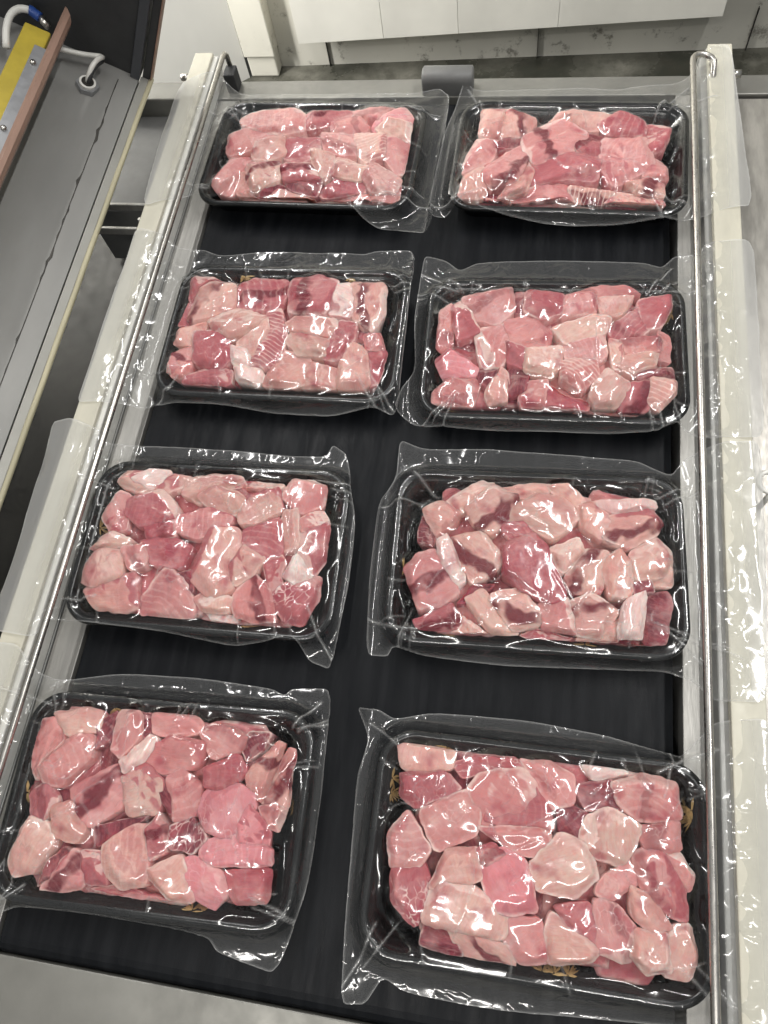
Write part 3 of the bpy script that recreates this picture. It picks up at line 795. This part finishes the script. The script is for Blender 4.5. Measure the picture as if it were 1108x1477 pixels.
   ('H','n',[(412,19),(489,139),(702,204),(864,128),(859,17),(724,-192),(519,-147)]),
   ('H','s',[(512,-235),(696,-174),(1044,-225),(1065,-360),(640,-393),(509,-342)]),
   ('H','',[(757,-103),(823,80),(1000,-101),(1020,-227),(803,-228)]),
   ('P','b',[(764,278),(971,550),(1048,534),(917,111),(836,148)]),
   ('P','b',[(937,135),(1052,511),(1129,494),(1164,89),(1078,15),(917,111)]),
   ('K','',[(924,67),(1119,63),(1071,-94),(969,-60)]),
   ('R','',[(-1055,-25),(-899,82),(-782,-46),(-866,-214),(-982,-179)]),
   ('P','',[(-1068,-500),(-1001,-204),(-834,-233),(-721,-356),(-835,-585),(-1004,-624)]),
   ('P','',[(-789,-116),(-648,-57),(-468,-243),(-545,-339),(-733,-313)]),
   ('D','',[(-448,-219),(30,-84),(-74,-182),(-359,-364)]),
   ('P','s',[(-309,-359),(-98,-185),(50,-171),(117,-572),(-92,-625),(-242,-525)]),
   ('R','b',[(30,-195),(105,-77),(203,-178),(211,-329),(103,-404)]),
   ('D','N',[(198,-156),(380,-73),(532,-211),(432,-329),(230,-306)]),
   ('D','',[(-735,-489),(-633,-391),(-522,-424),(-674,-612),(-804,-689)]),
   ('K','b',[(-773,-707),(-552,-405),(-386,-454),(-411,-648),(-548,-788)]),
   ('R','',[(-478,-398),(-299,-402),(-221,-607),(-392,-625)]),
   ('P','',[(74,-492),(340,-359),(414,-479),(499,-656),(306,-656)]),
   ('H','n',[(349,-401),(461,-347),(699,-449),(748,-589),(655,-721),(435,-581)]),
   ('R','',[(719,-427),(1067,-370),(1079,-595),(829,-641)]),
   ('K','',[(-381,-666),(-95,-615),(311,-676),(-5,-679)]),
  ]),
 dict(pos=(0.3657,-0.0827), rot=0.0079,
  outline=[(-1501,959),(-1342,977),(-1191,908),(-879,995),(-120,1019),(516,977),(976,892),(1086,873),(1234,1047),(1327,1157),(1714,1214),(1694,133),(1676,-829),(1270,-916),(1013,-930),(552,-972),(-289,-1028),(-873,-1016),(-1048,-944),(-1153,-1133),(-1332,-1160),(-1384,-610),(-1438,402),(-1385,727)],
  bursts=[(-1246,440),(-1248,324),(-729,870),(1167,485),(1215,418),(91,-765),(174,-779),(271,-786)],
  chunks=[
   ('P','',[(-1114,710),(-827,863),(-677,735),(-687,552),(-951,494),(-1064,532)]),
   ('R','n',[(-1058,481),(-711,523),(-594,411),(-922,245),(-1040,330)]),
   ('R','N',[(-665,606),(-435,737),(-194,714),(-108,597),(-421,559),(-576,514)]),
   ('K','',[(-541,418),(-421,559),(-135,619),(-25,507),(14,243),(-187,193),(-417,187)]),
   ('R','',[(-302,373),(-51,504),(85,348),(117,208),(-136,199),(-394,214)]),
   ('K','n',[(-140,695),(91,787),(253,616),(260,419),(84,372),(-55,578)]),
   ('W','n',[(325,776),(606,835),(658,690),(406,610)]),
   ('D','',[(256,541),(558,628),(610,415),(362,383)]),
   ('K','s',[(533,600),(783,730),(1006,659),(1026,397),(734,359),(585,460)]),
   ('D','',[(136,355),(209,413),(362,359),(343,166),(167,214)]),
   ('P','',[(363,335),(511,414),(758,315),(614,40),(394,80),(318,163)]),
   ('K','n',[(734,312),(1002,394),(1022,187),(782,178)]),
   ('K','n',[(-893,224),(-541,418),(-425,283),(-463,109),(-733,-46)]),
   ('K','s',[(-1109,24),(-972,214),(-786,-30),(-851,-157),(-1053,-208)]),
   ('R','N',[(-1053,-208),(-828,-130),(-759,-284),(-830,-566),(-1027,-413)]),
   ('K','',[(-441,160),(-161,196),(92,205),(100,17),(-126,34)]),
   ('P','',[(-46,-48),(168,191),(343,143),(446,-51),(281,-209),(36,-198)]),
   ('P','s',[(-759,-284),(-656,-36),(-429,17),(-387,-187),(-608,-263)]),
   ('H','',[(-393,-118),(-253,41),(-72,-29),(19,-334),(-150,-380),(-298,-379)]),
   ('K','',[(-478,-13),(-330,54),(-224,-2),(-366,-138)]),
   ('P','',[(-782,-424),(-693,-182),(-380,-278),(-174,-384),(-211,-565),(-583,-530),(-758,-533)]),
   ('D','',[(-770,-535),(-607,-534),(-464,-752),(-661,-738),(-793,-671)]),
   ('P','b',[(-607,-534),(-458,-535),(-160,-601),(-104,-721),(-217,-811),(-465,-731)]),
   ('K','',[(-172,-406),(46,-397),(130,-644),(-80,-717),(-186,-561)]),
   ('P','',[(98,-455),(141,-340),(479,-508),(388,-606),(131,-665)]),
   ('R','',[(163,-292),(378,-240),(501,-398),(433,-515),(239,-392)]),
   ('K','n',[(426,-211),(593,-232),(712,-368),(666,-565),(457,-533)]),
   ('K','',[(471,-70),(710,122),(735,-57),(545,-194),(448,-163)]),
   ('K','',[(686,119),(855,211),(1042,-15),(1061,-253),(922,-230),(758,-76)]),
   ('P','',[(687,-86),(829,-155),(944,-313),(805,-354),(688,-263)]),
   ('P','',[(712,-368),(921,-359),(941,-587),(781,-611),(689,-520)]),
   ('P','',[(898,-362),(1083,-272),(1180,-490),(1076,-608),(918,-611)]),
   ('K','',[(807,204),(1022,164),(1114,40),(1064,-78)]),
  ]),
]

# ------------------------------------------------------------------ sealed trays
TL, TW, TR_ = 0.1265, 0.0825, 0.030          # half length, half width, corner radius

def rrect(hx, hy, r, n_side=(44, 28), n_corner=10):
    pts = []
    segs = [((hx, -hy + r), (hx, hy - r), n_side[1], (hx - r, hy - r), 0.0),
            ((hx - r, hy), (-hx + r, hy), n_side[0], (-hx + r, hy - r), math.pi / 2),
            ((-hx, hy - r), (-hx, -hy + r), n_side[1], (-hx + r, -hy + r), math.pi),
            ((-hx + r, -hy), (hx - r, -hy), n_side[0], (hx - r, -hy + r), 1.5 * math.pi)]
    for (a, b, ns, c, ang) in segs:
        for k in range(ns):
            t = k / ns
            pts.append((a[0] + (b[0] - a[0]) * t, a[1] + (b[1] - a[1]) * t))
        for k in range(n_corner):
            th = ang + math.pi / 2 * k / n_corner
            pts.append((c[0] + r * math.cos(th), c[1] + r * math.sin(th)))
    return pts

def tray_mesh():
    prof = [(0.020, 0.0), (0.017, 0.001), (0.005, 0.0235), (0.0006, 0.0242), (0.0, 0.0262), (0.0004, 0.0285), (0.0022, 0.0300), (0.0048, 0.0300),
            (0.0066, 0.0285), (0.0072, 0.0255), (0.0090, 0.0245), (0.0105, 0.0235), (0.0185, 0.0085), (0.0215, 0.0045), (0.026, 0.0035)]
    V, F = [], []
    n = None
    for j, (ins, z) in enumerate(prof):
        ring = rrect(TL - ins, TW - ins, max(0.006, TR_ - ins))
        n = len(ring)
        for k, (x, y) in enumerate(ring):
            if 10 <= j <= 12 and k % 2 == 0:      # fine ribs on the inner wall
                l = math.hypot(x, y); x -= x / l * 0.0005; y -= y / l * 0.0005
            V.append((x, y, z))
    for j in range(len(prof) - 1):
        for k in range(n):
            F.append((j * n + k, j * n + (k + 1) % n, (j + 1) * n + (k + 1) % n, (j + 1) * n + k))
    F.append(tuple(range((len(prof) - 1) * n, len(prof) * n)))
    F.append(tuple(range(n))[::-1])
    return V, F
TV, TF = tray_mesh()
tray_me = bpy.data.meshes.new('tray')
tray_me.from_pydata(TV, [], TF)
tray_me.polygons.foreach_set('use_smooth', [len(f) == 4 for f in TF])
tray_me.update()
TRAY_BVH = BVHTree.FromPolygons([Vector(v) for v in TV], TF)

TONE = {'P': (0.69, 0.445, 0.38), 'K': (0.62, 0.295, 0.28), 'R': (0.42, 0.126, 0.142), 'D': (0.13, 0.016, 0.032), 'W': (0.83, 0.70, 0.65), 'H': (0.71, 0.285, 0.31)}

def chaikin(p, it, cut=0.2):
    p = [Vector((a[0], a[1])) for a in p]
    for _ in range(it):
        q = []
        for i in range(len(p)):
            a, b = p[i], p[(i + 1) % len(p)]
            q += [a * (1 - cut) + b * cut, a * cut + b * (1 - cut)]
        p = q
    return p
def resample(p, n):
    d = [0.0]
    for i in range(len(p)):
        d.append(d[-1] + (p[(i + 1) % len(p)] - p[i]).length)
    out = []
    j = 0
    for k in range(n):
        s = d[-1] * k / n
        while d[j + 1] < s: j += 1
        t = (s - d[j]) / max(1e-9, d[j + 1] - d[j])
        out.append(p[j].lerp(p[(j + 1) % len(p)], t))
    return out

def mound(x, y):
    e = min(TL - abs(x), TW - abs(y))
    return 0.0425 - 0.0105 * max(0.0, 1 - (e - 0.010) / 0.034) ** 1.5 + 0.0022 * noise.noise(Vector((x * 45, y * 45, 3.3)))
def chunk(poly, typ, flags, rng, seed, low=False):
    """one cut piece: a soft block with flat cut faces; returns pack-frame verts, faces, centre, angle, size"""
    pts = [Vector((a / 1e4, b / 1e4)) for a, b in poly]
    c = sum(pts, Vector((0, 0))) / len(pts)
    n = NE
    grow = 0.0016 if typ == 'D' else 0.0026
    lim_x, lim_y = TL - 0.0120, TW - 0.0110
    big = [p + (p - c).normalized() * grow for p in pts]
    big = [Vector((max(-lim_x, min(lim_x, p.x)), max(-lim_y, min(lim_y, p.y)))) for p in big]
    edge = resample(chaikin(big, 2, 0.10), n)
    size = sum((e - c).length for e in edge) / n
    side = min(TL - abs(c.x), TW - abs(c.y))
    zt = mound(c.x, c.y) + rng.uniform(-0.0018, 0.0024)
    if typ == 'D': zt -= 0.0030
    if '^' in flags: zt += 0.0035
    if typ in 'PW': zt += 0.0012
    if low: zt = 0.0265
    # flat top, tilted; one sloping cut face along each outline edge
    ta, ts = rng.uniform(0, 6.28), rng.uniform(0.04, 0.26)
    area = sum(big[k].x * big[(k + 1) % len(big)].y - big[(k + 1) % len(big)].x * big[k].y for k in range(len(big)))
    sgn = 1 if area > 0 else -1
    cuts = []
    wide = rng.randrange(len(big))
    for k in range(len(big)):
        a, b = big[k], big[(k + 1) % len(big)]
        d = b - a
        if d.length < 0.003: continue
        nrm = Vector((-d.y, d.x)).normalized() * sgn
        if (c - a).dot(nrm) < 0.002: continue
        if k == wide: sl, dr = rng.uniform(0.35, 0.65), rng.uniform(0.0042, 0.0070)
        elif rng.random() < 0.3: sl, dr = rng.uniform(0.6, 1.0), rng.uniform(0.003, 0.0055)
        else: sl, dr = rng.uniform(1.4, 2.6), rng.uniform(0.0026, 0.0045)
        cuts.append((a, nrm, sl, dr))
    def top(x, y):
        k = 0.00075
        p = Vector((x, y)) + c
        h0 = ts * (math.cos(ta) * x + math.sin(ta) * y)
        s = math.exp(-max(-0.03, h0) / k)
        for a, nrm, sl, dr in cuts:
            h = min(0.02, -dr + sl * (p - a).dot(nrm))
            s += math.exp(-max(-0.03, h) / k)
        return max(-0.012, -k * math.log(s))
    V = []
    sv = Vector((seed * 3.17, seed * 1.31, 0))
    for e in edge:
        d = (e - c) * 1.03
        V.append([c.x + d.x, c.y + d.y, 0.0050])
    for s in RINGS:
        for e in edge:
            d = (e - c) * s
            x, y = c.x + d.x, c.y + d.y
            z = zt + top(d.x, d.y)
            if not low:      # pressed against the neighbours: edges settle to one common mound
                w = max(0.0, min(1.0, (s - 0.62) / 0.38)); w = w * w * (3 - 2 * w) * (0.30 if '^' in flags else 0.52)
                z = z * (1 - w) + (mound(x, y) - 0.0036) * w
            V.append([x, y, z])
    V.append([c.x, c.y, zt + top(0, 0)])
    for v in V:
        p = Vector((v[0], v[1], v[2]))
        if v[2] > 0.008:
            v[2] += 0.0011 * noise.noise(p * 120 + sv) + 0.0006 * noise.noise(p * 310 + sv)
            v[0] += 0.0015 * noise.noise(p * 110 + sv + Vector((9, 0, 0))) + 0.0005 * noise.noise(p * 420 + sv)
            v[1] += 0.0015 * noise.noise(p * 110 + sv + Vector((0, 9, 0))) + 0.0005 * noise.noise(p * 420 - sv)
        f = 0.86 if v[2] < 0.012 else 1.0
        v[0] = max(-lim_x * f, min(lim_x * f, v[0])); v[1] = max(-lim_y * f, min(lim_y * f, v[1]))
        v[2] = max(0.0048, v[2])
    F = []
    nr = 1 + len(RINGS)
    for j in range(nr - 1):
        for k in range(n):
            F.append((j * n + k, j * n + (k + 1) % n, (j + 1) * n + (k + 1) % n, (j + 1) * n + k))
    ctr = nr * n
    for k in range(n):
        F.append(((nr - 1) * n + k, (nr - 1) * n + (k + 1) % n, ctr))
    F.append(tuple(range(n))[::-1])
    if area < 0: F = [f[::-1] for f in F]
    # grain direction: along or across the long axis
    sxx = sum((e - c).x ** 2 for e in edge); syy = sum((e - c).y ** 2 for e in edge); sxy = sum((e - c).x * (e - c).y for e in edge)
    ang = 0.5 * math.atan2(2 * sxy, sxx - syy) + rng.choice([0, 0, math.pi / 2]) + rng.uniform(-0.35, 0.35)
    return V, F, c, ang, size
NE = 56
RINGS = [1.0, 0.965, 0.92, 0.86, 0.79, 0.71, 0.62, 0.52, 0.41, 0.29, 0.15]

def build_burst(x, y, rng):
    V, F = [], []
    inward = Vector((0 if abs(x) / TL < abs(y) / TW else -math.copysign(1, x), 0 if abs(x) / TL >= abs(y) / TW else -math.copysign(1, y)))
    base = math.atan2(inward.y, inward.x)
    for k in range(13):
        a = base + rng.uniform(-1.7, 1.7)
        ln = rng.uniform(0.0045, 0.0105)
        d = Vector((math.cos(a), math.sin(a))); q = Vector((-d.y, d.x))
        w = rng.uniform(0.0004, 0.0008)
        st = Vector((x, y)) + d * 0.0006
        quad = [st - q * w * 0.5, st + d * ln * 0.6 - q * w, st + d * ln, st + d * ln * 0.6 + q * w, st + q * w * 0.5]
        i0 = len(V)
        for v in quad:
            hit = TRAY_BVH.ray_cast(Vector((v.x, v.y, 0.2)), Vector((0, 0, -1)))
            z = hit[0].z if hit[0] else 0.0
            V.append((v.x, v.y, z + 0.0007 + k * 0.00002))
        F.append(tuple(range(i0, i0 + 5)))
    return V, F

def inside_poly(X, Y, P):
    ins = np.zeros(X.shape, bool)
    n = len(P)
    for i in range(n):
        x0, y0 = P[i]; x1, y1 = P[(i + 1) % n]
        if y0 == y1: continue
        c = ((y0 > Y) != (y1 > Y)) & (X < (x1 - x0) * (Y - y0) / (y1 - y0) + x0)
        ins ^= c
    return ins
def nearest_poly(X, Y, P):
    bd = np.full(X.shape, 1e9); bx = X.copy(); by = Y.copy()
    n = len(P)
    for i in range(n):
        x0, y0 = P[i]; x1, y1 = P[(i + 1) % n]
        dx, dy = x1 - x0, y1 - y0
        l = dx * dx + dy * dy + 1e-12
        t = np.clip(((X - x0) * dx + (Y - y0) * dy) / l, 0, 1)
        px, py = x0 + t * dx, y0 + t * dy
        d = np.hypot(X - px, Y - py)
        m = d < bd
        bd[m] = d[m]; bx[m] = px[m]; by[m] = py[m]
    return bd, bx, by
def seg_dist(X, Y, a, b):
    dx, dy = b[0] - a[0], b[1] - a[1]
    l = dx * dx + dy * dy + 1e-12
    t = np.clip(((X - a[0]) * dx + (Y - a[1]) * dy) / l, 0, 1)
    return np.hypot(X - a[0] - t * dx, Y - a[1] - t * dy), t
def vnoise(X, Y, f, seed):
    """smooth value noise on a grid"""
    r = np.random.RandomState(seed)
    g = r.uniform(-1, 1, (128, 128))
    u, v = X * f + 40, Y * f + 40
    i, j = np.floor(u).astype(int), np.floor(v).astype(int)
    a, b = u - i, v - j
    a = a * a * (3 - 2 * a); b = b * b * (3 - 2 * b)
    G = lambda ii, jj: g[ii % 128, jj % 128]
    return (G(i, j) * (1 - a) + G(i + 1, j) * a) * (1 - b) + (G(i, j + 1) * (1 - a) + G(i + 1, j + 1) * a) * b

STEP = 0.0012
def film_mesh(name, pk, bvh, idx):
    """vacuum bag: a sheet drawn tight over tray and pieces, lying out as a loose flange and over the sealing bar"""
    px, py = pk['pos']; th = pk['rot']
    cs, sn = math.cos(th), math.sin(th)
    P = [(v.x, v.y) for v in chaikin([(a / 1e4, b / 1e4) for a, b in pk['outline']], 3, 0.13)]
    P = np.array(P)
    gx = np.arange(P[:, 0].min() - 2 * STEP, P[:, 0].max() + 2 * STEP, STEP)
    gy = np.arange(P[:, 1].min() - 2 * STEP, P[:, 1].max() + 2 * STEP, STEP)
    X, Y = np.meshgrid(gx, gy, indexing='ij')
    WX = px + cs * X - sn * Y
    WY = py + sn * X + cs * Y
    left = px < 0.2
    # loose flange level
    q = np.maximum(np.abs(X) - TL, np.abs(Y) - TW)
    fl = 0.0150 + 0.0032 * vnoise(X, Y, 22, idx) + 0.0013 * (1 - np.abs(vnoise(X, Y, 55, idx + 20))) ** 3
    out = (-0.045 - WX) if left else (WX - 0.470)
    lift = np.clip(out / 0.045, 0, 1); lift = lift * lift * (3 - 2 * lift)
    wr = np.abs(vnoise(X * 0.55, Y, 62, idx + 40)); wr2 = np.abs(vnoise(X, Y * 0.8, 110, idx + 60))
    wl = np.abs(vnoise(X * 2.6, Y * 0.32, 40, idx + 90))
    bar = 0.0371 + 0.0011 * (1 - wl) ** 4 * np.where(((-0.118 - WX) if left else (WX - 0.536)) > 0, 0.3, 1.0)
    over = (-0.1165 - WX) if left else (WX - 0.5345)
    bar = bar - np.clip(over, 0, 1) * 0.45 + 0.0015 * vnoise(X, Y, 40, idx + 80) * np.clip(over / 0.01, 0, 1)
    mid = np.clip(1 - np.abs(out - 0.028) / 0.03, 0, 1)
    span = bar + mid * (0.0060 * (1 - wr) ** 3 + 0.0025 * (1 - wr2) ** 3 - 0.006)
    base = fl * (1 - lift) + span * lift
    h0 = base.copy()
    nx, ny = X.shape
    core = (np.abs(X) < TL + 0.003) & (np.abs(Y) < TW + 0.003)
    down = Vector((0, 0, -1))
    ii, jj = np.nonzero(core)
    for i, j in zip(ii, jj):
        hit = bvh.ray_cast(Vector((X[i, j], Y[i, j], 0.3)), down)
        if hit[0] is not None and hit[0].z + 0.0004 > (h0[i, j] if q[i, j] > -0.002 else 0):
            h0[i, j] = hit[0].z + 0.0004
        elif q[i, j] <= -0.002:
            h0[i, j] = 0.004
    # dilate one cell so that steep sides stay under the sheet
    d = h0.copy()
    for a in (-1, 0, 1):
        for b in (-1, 0, 1):
            d = np.maximum(d, np.roll(np.roll(h0, a, 0), b, 1))
    h0 = np.where(core, d, h0)
    h = h0.copy()
    for it in range(46):
        s = (np.roll(h, 1, 0) + np.roll(h, -1, 0) + np.roll(h, 1, 1) + np.roll(h, -1, 1)) * 0.25
        h = np.maximum(h0, s)
    for it in range(1):
        s = (np.roll(h, 1, 0) + np.roll(h, -1, 0) + np.roll(h, 1, 1) + np.roll(h, -1, 1)) * 0.25
        h = np.maximum(h, s)
    for it in range(6):
        s = (np.roll(h, 1, 0) + np.roll(h, -1, 0) + np.roll(h, 1, 1) + np.roll(h, -1, 1)) * 0.25
        h = np.maximum(h0 - 0.0003, 0.4 * h + 0.6 * s)
    r = random.Random(100 + idx)
    crease = np.zeros_like(h)
    def ridge(a, b, w, amp, cut=False, white=1.0):
        nonlocal h, crease
        mx, my = (a[0] + b[0]) / 2, (a[1] + b[1]) / 2
        dd, t = seg_dist(X, Y, a, b)
        prof = np.exp(-(dd / w) ** 2) * np.clip(np.sin(np.pi * np.clip(t * 0.9 + 0.05, 0, 1)) * 1.6, 0, 1)
        h = h + amp * prof
        crease = np.maximum(crease, white * np.exp(-(dd / (w * 0.55)) ** 2) * (prof > 0.02))
    # corner folds: from the meat corners out to the bag corners
    for sx in (-1, 1):
        for sy in (-1, 1):
            for k in range(r.choice([1, 2, 2, 3])):
                a = (sx * (TL - r.uniform(0.012, 0.040)), sy * (TW - r.uniform(0.010, 0.030)))
                an = math.atan2(sy * 0.75, sx) + r.uniform(-0.75, 0.75)
                l = r.uniform(0.028, 0.055)
                m = (a[0] + math.cos(an) * l * 0.55 + r.uniform(-.002, .002), a[1] + math.sin(an) * l * 0.55 + r.uniform(-.002, .002))
                e = (m[0] + math.cos(an + r.uniform(-.35, .35)) * l * 0.5, m[1] + math.sin(an + r.uniform(-.35, .35)) * l * 0.5)
                w = r.uniform(0.0011, 0.0019); am = r.uniform(0.0012, 0.0030)
                ridge(a, m, w, am); ridge(m, e, w, am)
    # short pulls across the rim
    for k in range(9):
        if r.random() < 0.6:
            x = r.uniform(-TL * 0.85, TL * 0.85); y0 = r.choice([-1, 1]) * (TW - 0.016); a = (x, y0); b = (x + r.uniform(-.008, .008), y0 + math.copysign(r.uniform(0.010, 0.024), y0))
        else:
            y = r.uniform(-TW * 0.8, TW * 0.8); x0 = r.choice([-1, 1]) * (TL - 0.016); a = (x0, y); b = (x0 + math.copysign(r.uniform(0.010, 0.024), x0), y + r.uniform(-.008, .008))
        ridge(a, b, r.uniform(0.0010, 0.0016), r.uniform(0.0006, 0.0016), white=0.6)
    # fine curled creases over the pieces
    for k in range(46):
        x, y = r.uniform(-TL + 0.022, TL - 0.022), r.uniform(-TW + 0.02, TW - 0.02)
        an = r.uniform(0, 6.28); tw = r.uniform(-1.3, 1.3); l = r.uniform(0.003, 0.0065)
        am = r.uniform(0.0003, 0.0009); wh = r.uniform(0.25, 1.0)
        for s in range(r.choice([2, 3, 3, 4, 5])):
            x2, y2 = x + math.cos(an) * l, y + math.sin(an) * l
            ridge((x, y), (x2, y2), 0.0009, am, white=wh)
            x, y = x2, y2; an += tw * r.uniform(0.4, 1.2)
    # a few long tension creases running across several pieces
    for k in range(7):
        x, y = r.uniform(-TL + 0.03, TL - 0.03), r.uniform(-TW + 0.02, TW - 0.02)
        an = r.choice([0.3, 1.2, 2.0, 2.8]) + r.uniform(-0.4, 0.4); tw = r.uniform(-0.25, 0.25)
        for s in range(r.choice([3, 4, 5])):
            x2, y2 = x + math.cos(an) * 0.011, y + math.sin(an) * 0.011
            if abs(x2) > TL - 0.012 or abs(y2) > TW - 0.012: break
            ridge((x, y), (x2, y2), 0.0010, 0.0007, white=0.7)
            x, y = x2, y2; an += tw
    # keep the part inside the cut outline, edge vertices pulled onto it
    ins = inside_poly(X, Y, P)
    cell = ins[:-1, :-1] | ins[1:, :-1] | ins[:-1, 1:] | ins[1:, 1:]
    use = np.zeros_like(ins)
    use[:-1, :-1] |= cell; use[1:, :-1] |= cell; use[:-1, 1:] |= cell; use[1:, 1:] |= cell
    sub = (np.abs(X) > TL - 0.004) | (np.abs(Y) > TW - 0.004)
    bd = np.full(X.shape, 1.0); bx, by = X.copy(), Y.copy()
    bd[sub], bx[sub], by[sub] = nearest_poly(X[sub], Y[sub], P)
    outv = use & ~ins
    X2 = np.where(outv, bx, X); Y2 = np.where(outv, by, Y)
    idm = -np.ones(X.shape, int)
    idm[use] = np.arange(use.sum())
    co = np.stack([X2[use], Y2[use], h[use]], 1).astype(np.float32)
    ci, cj = np.nonzero(cell)
    quads = np.stack([idm[ci, cj], idm[ci + 1, cj], idm[ci + 1, cj + 1], idm[ci, cj + 1]], 1).astype(np.int32)
    me = bpy.data.meshes.new(name)
    me.vertices.add(len(co)); me.vertices.foreach_set('co', co.ravel())
    nq = len(quads)
    me.loops.add(nq * 4); me.loops.foreach_set('vertex_index', quads.ravel())
    me.polygons.add(nq)
    me.polygons.foreach_set('loop_start', np.arange(0, nq * 4, 4, dtype=np.int32))
    me.polygons.foreach_set('use_smooth', np.ones(nq, bool))
    slack = np.clip((q + 0.004) / 0.01, 0, 1) * 0.6 + 0.4 * lift
    slack = slack * (1 - 0.85 * np.clip((out - 0.042) / 0.010, 0, 1))
    milk = 0.004 + 0.050 * np.clip((q + 0.001) / 0.006, 0, 1) + 0.10 * lift * np.clip(q / 0.01, 0, 1) + 0.26 * np.clip((out - 0.045) / 0.012, 0, 1) + 0.34 * crease + 0.34 * np.exp(-(bd / 0.0009) ** 2)
    for nm, arr in (('slack', slack), ('milk', milk)):
        at = me.attributes.new(nm, 'FLOAT', 'POINT')
        at.data.foreach_set('value', arr[use].astype(np.float32))
    me.update(calc_edges=True)
    me.validate()
    return me

LABELS = [
 'sealed tray at the far left end of the belt, beside the left rod',
 'sealed tray at the far right end of the belt, by the hooked rod end',
 'sealed tray with a white-striped chunk in its middle, second row from the far end, left',
 'sealed tray with pale squarish chunks among rosy flesh, second row from far end, right',
 'sealed tray with white skin patch on top and dark glossy chunk, third row left',
 'sealed tray with dark red wedge in its middle and white skin at one corner',
 'sealed tray with a bright pink folded chunk, nearest the front plate on the left',
 'sealed tray nearest the camera at the front right, under the right rod',
]
for i, pk in enumerate(PACKS):
    rng = random.Random(500 + i)
    root = empty('vacuum_pack', (pk['pos'][0], pk['pos'][1], 0.0006), (0, 0, pk['rot']))
    tag(root, LABELS[i], 'meat tray', 'vacuum packs on the belt')
    tr = link('tray', tray_me, MAT['tray'], root)
    for (bx_, by_) in pk['bursts']:
        x, y = bx_ / 1e4, by_ / 1e4
        x = max(-TL + 0.012, min(TL - 0.012, x)); y = max(-TW + 0.010, min(TW - 0.010, y))
        V, F = build_burst(x, y, rng)
        pyd('gold_print', V, F, MAT['gold'], tr, False)
    AV = [Vector(v) for v in TV]; AF = list(TF)
    ax = [a for ch in pk['chunks'] for a, b in ch[2]]; ay = [b for ch in pk['chunks'] for a, b in ch[2]]
    x0, x1, y0, y1 = min(ax) + 170, max(ax) - 170, min(ay) + 170, max(ay) - 170
    under = []
    for gi in range(4):
        for gj in range(2):
            u0, u1 = x0 + (x1 - x0) * gi / 4 - 30, x0 + (x1 - x0) * (gi + 1) / 4 + 30
            w0, w1 = y0 + (y1 - y0) * gj / 2 - 30, y0 + (y1 - y0) * (gj + 1) / 2 + 30
            quad = [[u0, w0], [u1, w0], [u1, w1], [u0, w1]]
            for q_ in quad:      # outer corners pulled in so that the lower layer stays under the upper one
                if gi in (0, 3) and abs(q_[0] - (x0 - 30 if gi == 0 else x1 + 30)) < 5: q_[0] += (160 if gi == 0 else -160) * (1 if abs(q_[1] - (w0 if gj == 0 else w1)) < 5 else 0.2)
                q_[0] += rng.uniform(-60, 60); q_[1] += rng.uniform(-60, 60)
            under.append((rng.choice('KRRD'), 'L', [tuple(q_) for q_ in quad]))
    for k, (typ, fl, poly) in enumerate(pk['chunks'] + under):
        V, F, c, ang, size = chunk(poly, typ, fl, rng, i * 40 + k, 'L' in fl)
        o0 = len(AV)
        AV += [Vector(v) for v in V]; AF += [tuple(a + o0 for a in f) for f in F]
        ca, sa = math.cos(-ang), math.sin(-ang)
        loc = [((v[0] - c.x) * ca - (v[1] - c.y) * sa, (v[0] - c.x) * sa + (v[1] - c.y) * ca, v[2] - 0.03) for v in V]
        ob = pyd('meat_chunk', loc, F, MAT['flesh'], root, True)
        ob.location = (c.x, c.y, 0.03)
        ob.rotation_euler = (0, 0, ang)
        t = TONE[typ]
        j = rng.uniform(0.90, 1.08); g = rng.uniform(0.92, 1.08)
        ob.color = (min(0.9, t[0] * j), min(0.85, t[1] * j * g), min(0.85, t[2] * j * g), 1)
        ob['blood'] = 1.0 if 'b' in fl else (0.5 if rng.random() < 0.25 and typ in 'KR' else 0.0)
        ob['blood_offset'] = rng.uniform(-0.35, 0.35) * size
        ob['blood_width'] = rng.uniform(0.0042, 0.0085)
        ob['stripe'] = 0.60 if 'S' in fl else (0.18 if 's' in fl else (0.07 if rng.random() < 0.4 else 0.0))
        ob['stripe_rate'] = rng.uniform(420, 620) if 'S' not in fl else 700.0
        ob['net'] = 0.75 if 'N' in fl else (0.26 if 'n' in fl else (0.10 if rng.random() < 0.3 else 0.0))
        at = ob.data.attributes.new('rim', 'FLOAT', 'POINT')
        at.data.foreach_set('value', ([0.0] * NE + [0.5] * NE + [1.0] * NE + [0.5] * NE + [0.0] * (len(V) - 4 * NE)))
        ob['rim_white'] = rng.choice([0.0, 0.35, 0.6, 0.85])
        ob['grade'] = rng.choice([0.0, 0.25, 0.45, 0.65]) if typ in 'PKR' else 0.15
        ob['warm'] = rng.random() * 0.8
        ob['facet'] = rng.choice([0.0, 0.35, 0.6, 0.8]) if typ != 'D' else 0.2
        ob['skin'] = 1.0 if rng.random() < (0.6 if typ in 'PWK' else 0.35) else 0.0
    bvh = BVHTree.FromPolygons(AV, AF)
    me = film_mesh('clear_film', pk, bvh, i)
    link('clear_film', me, MAT['film'], root)
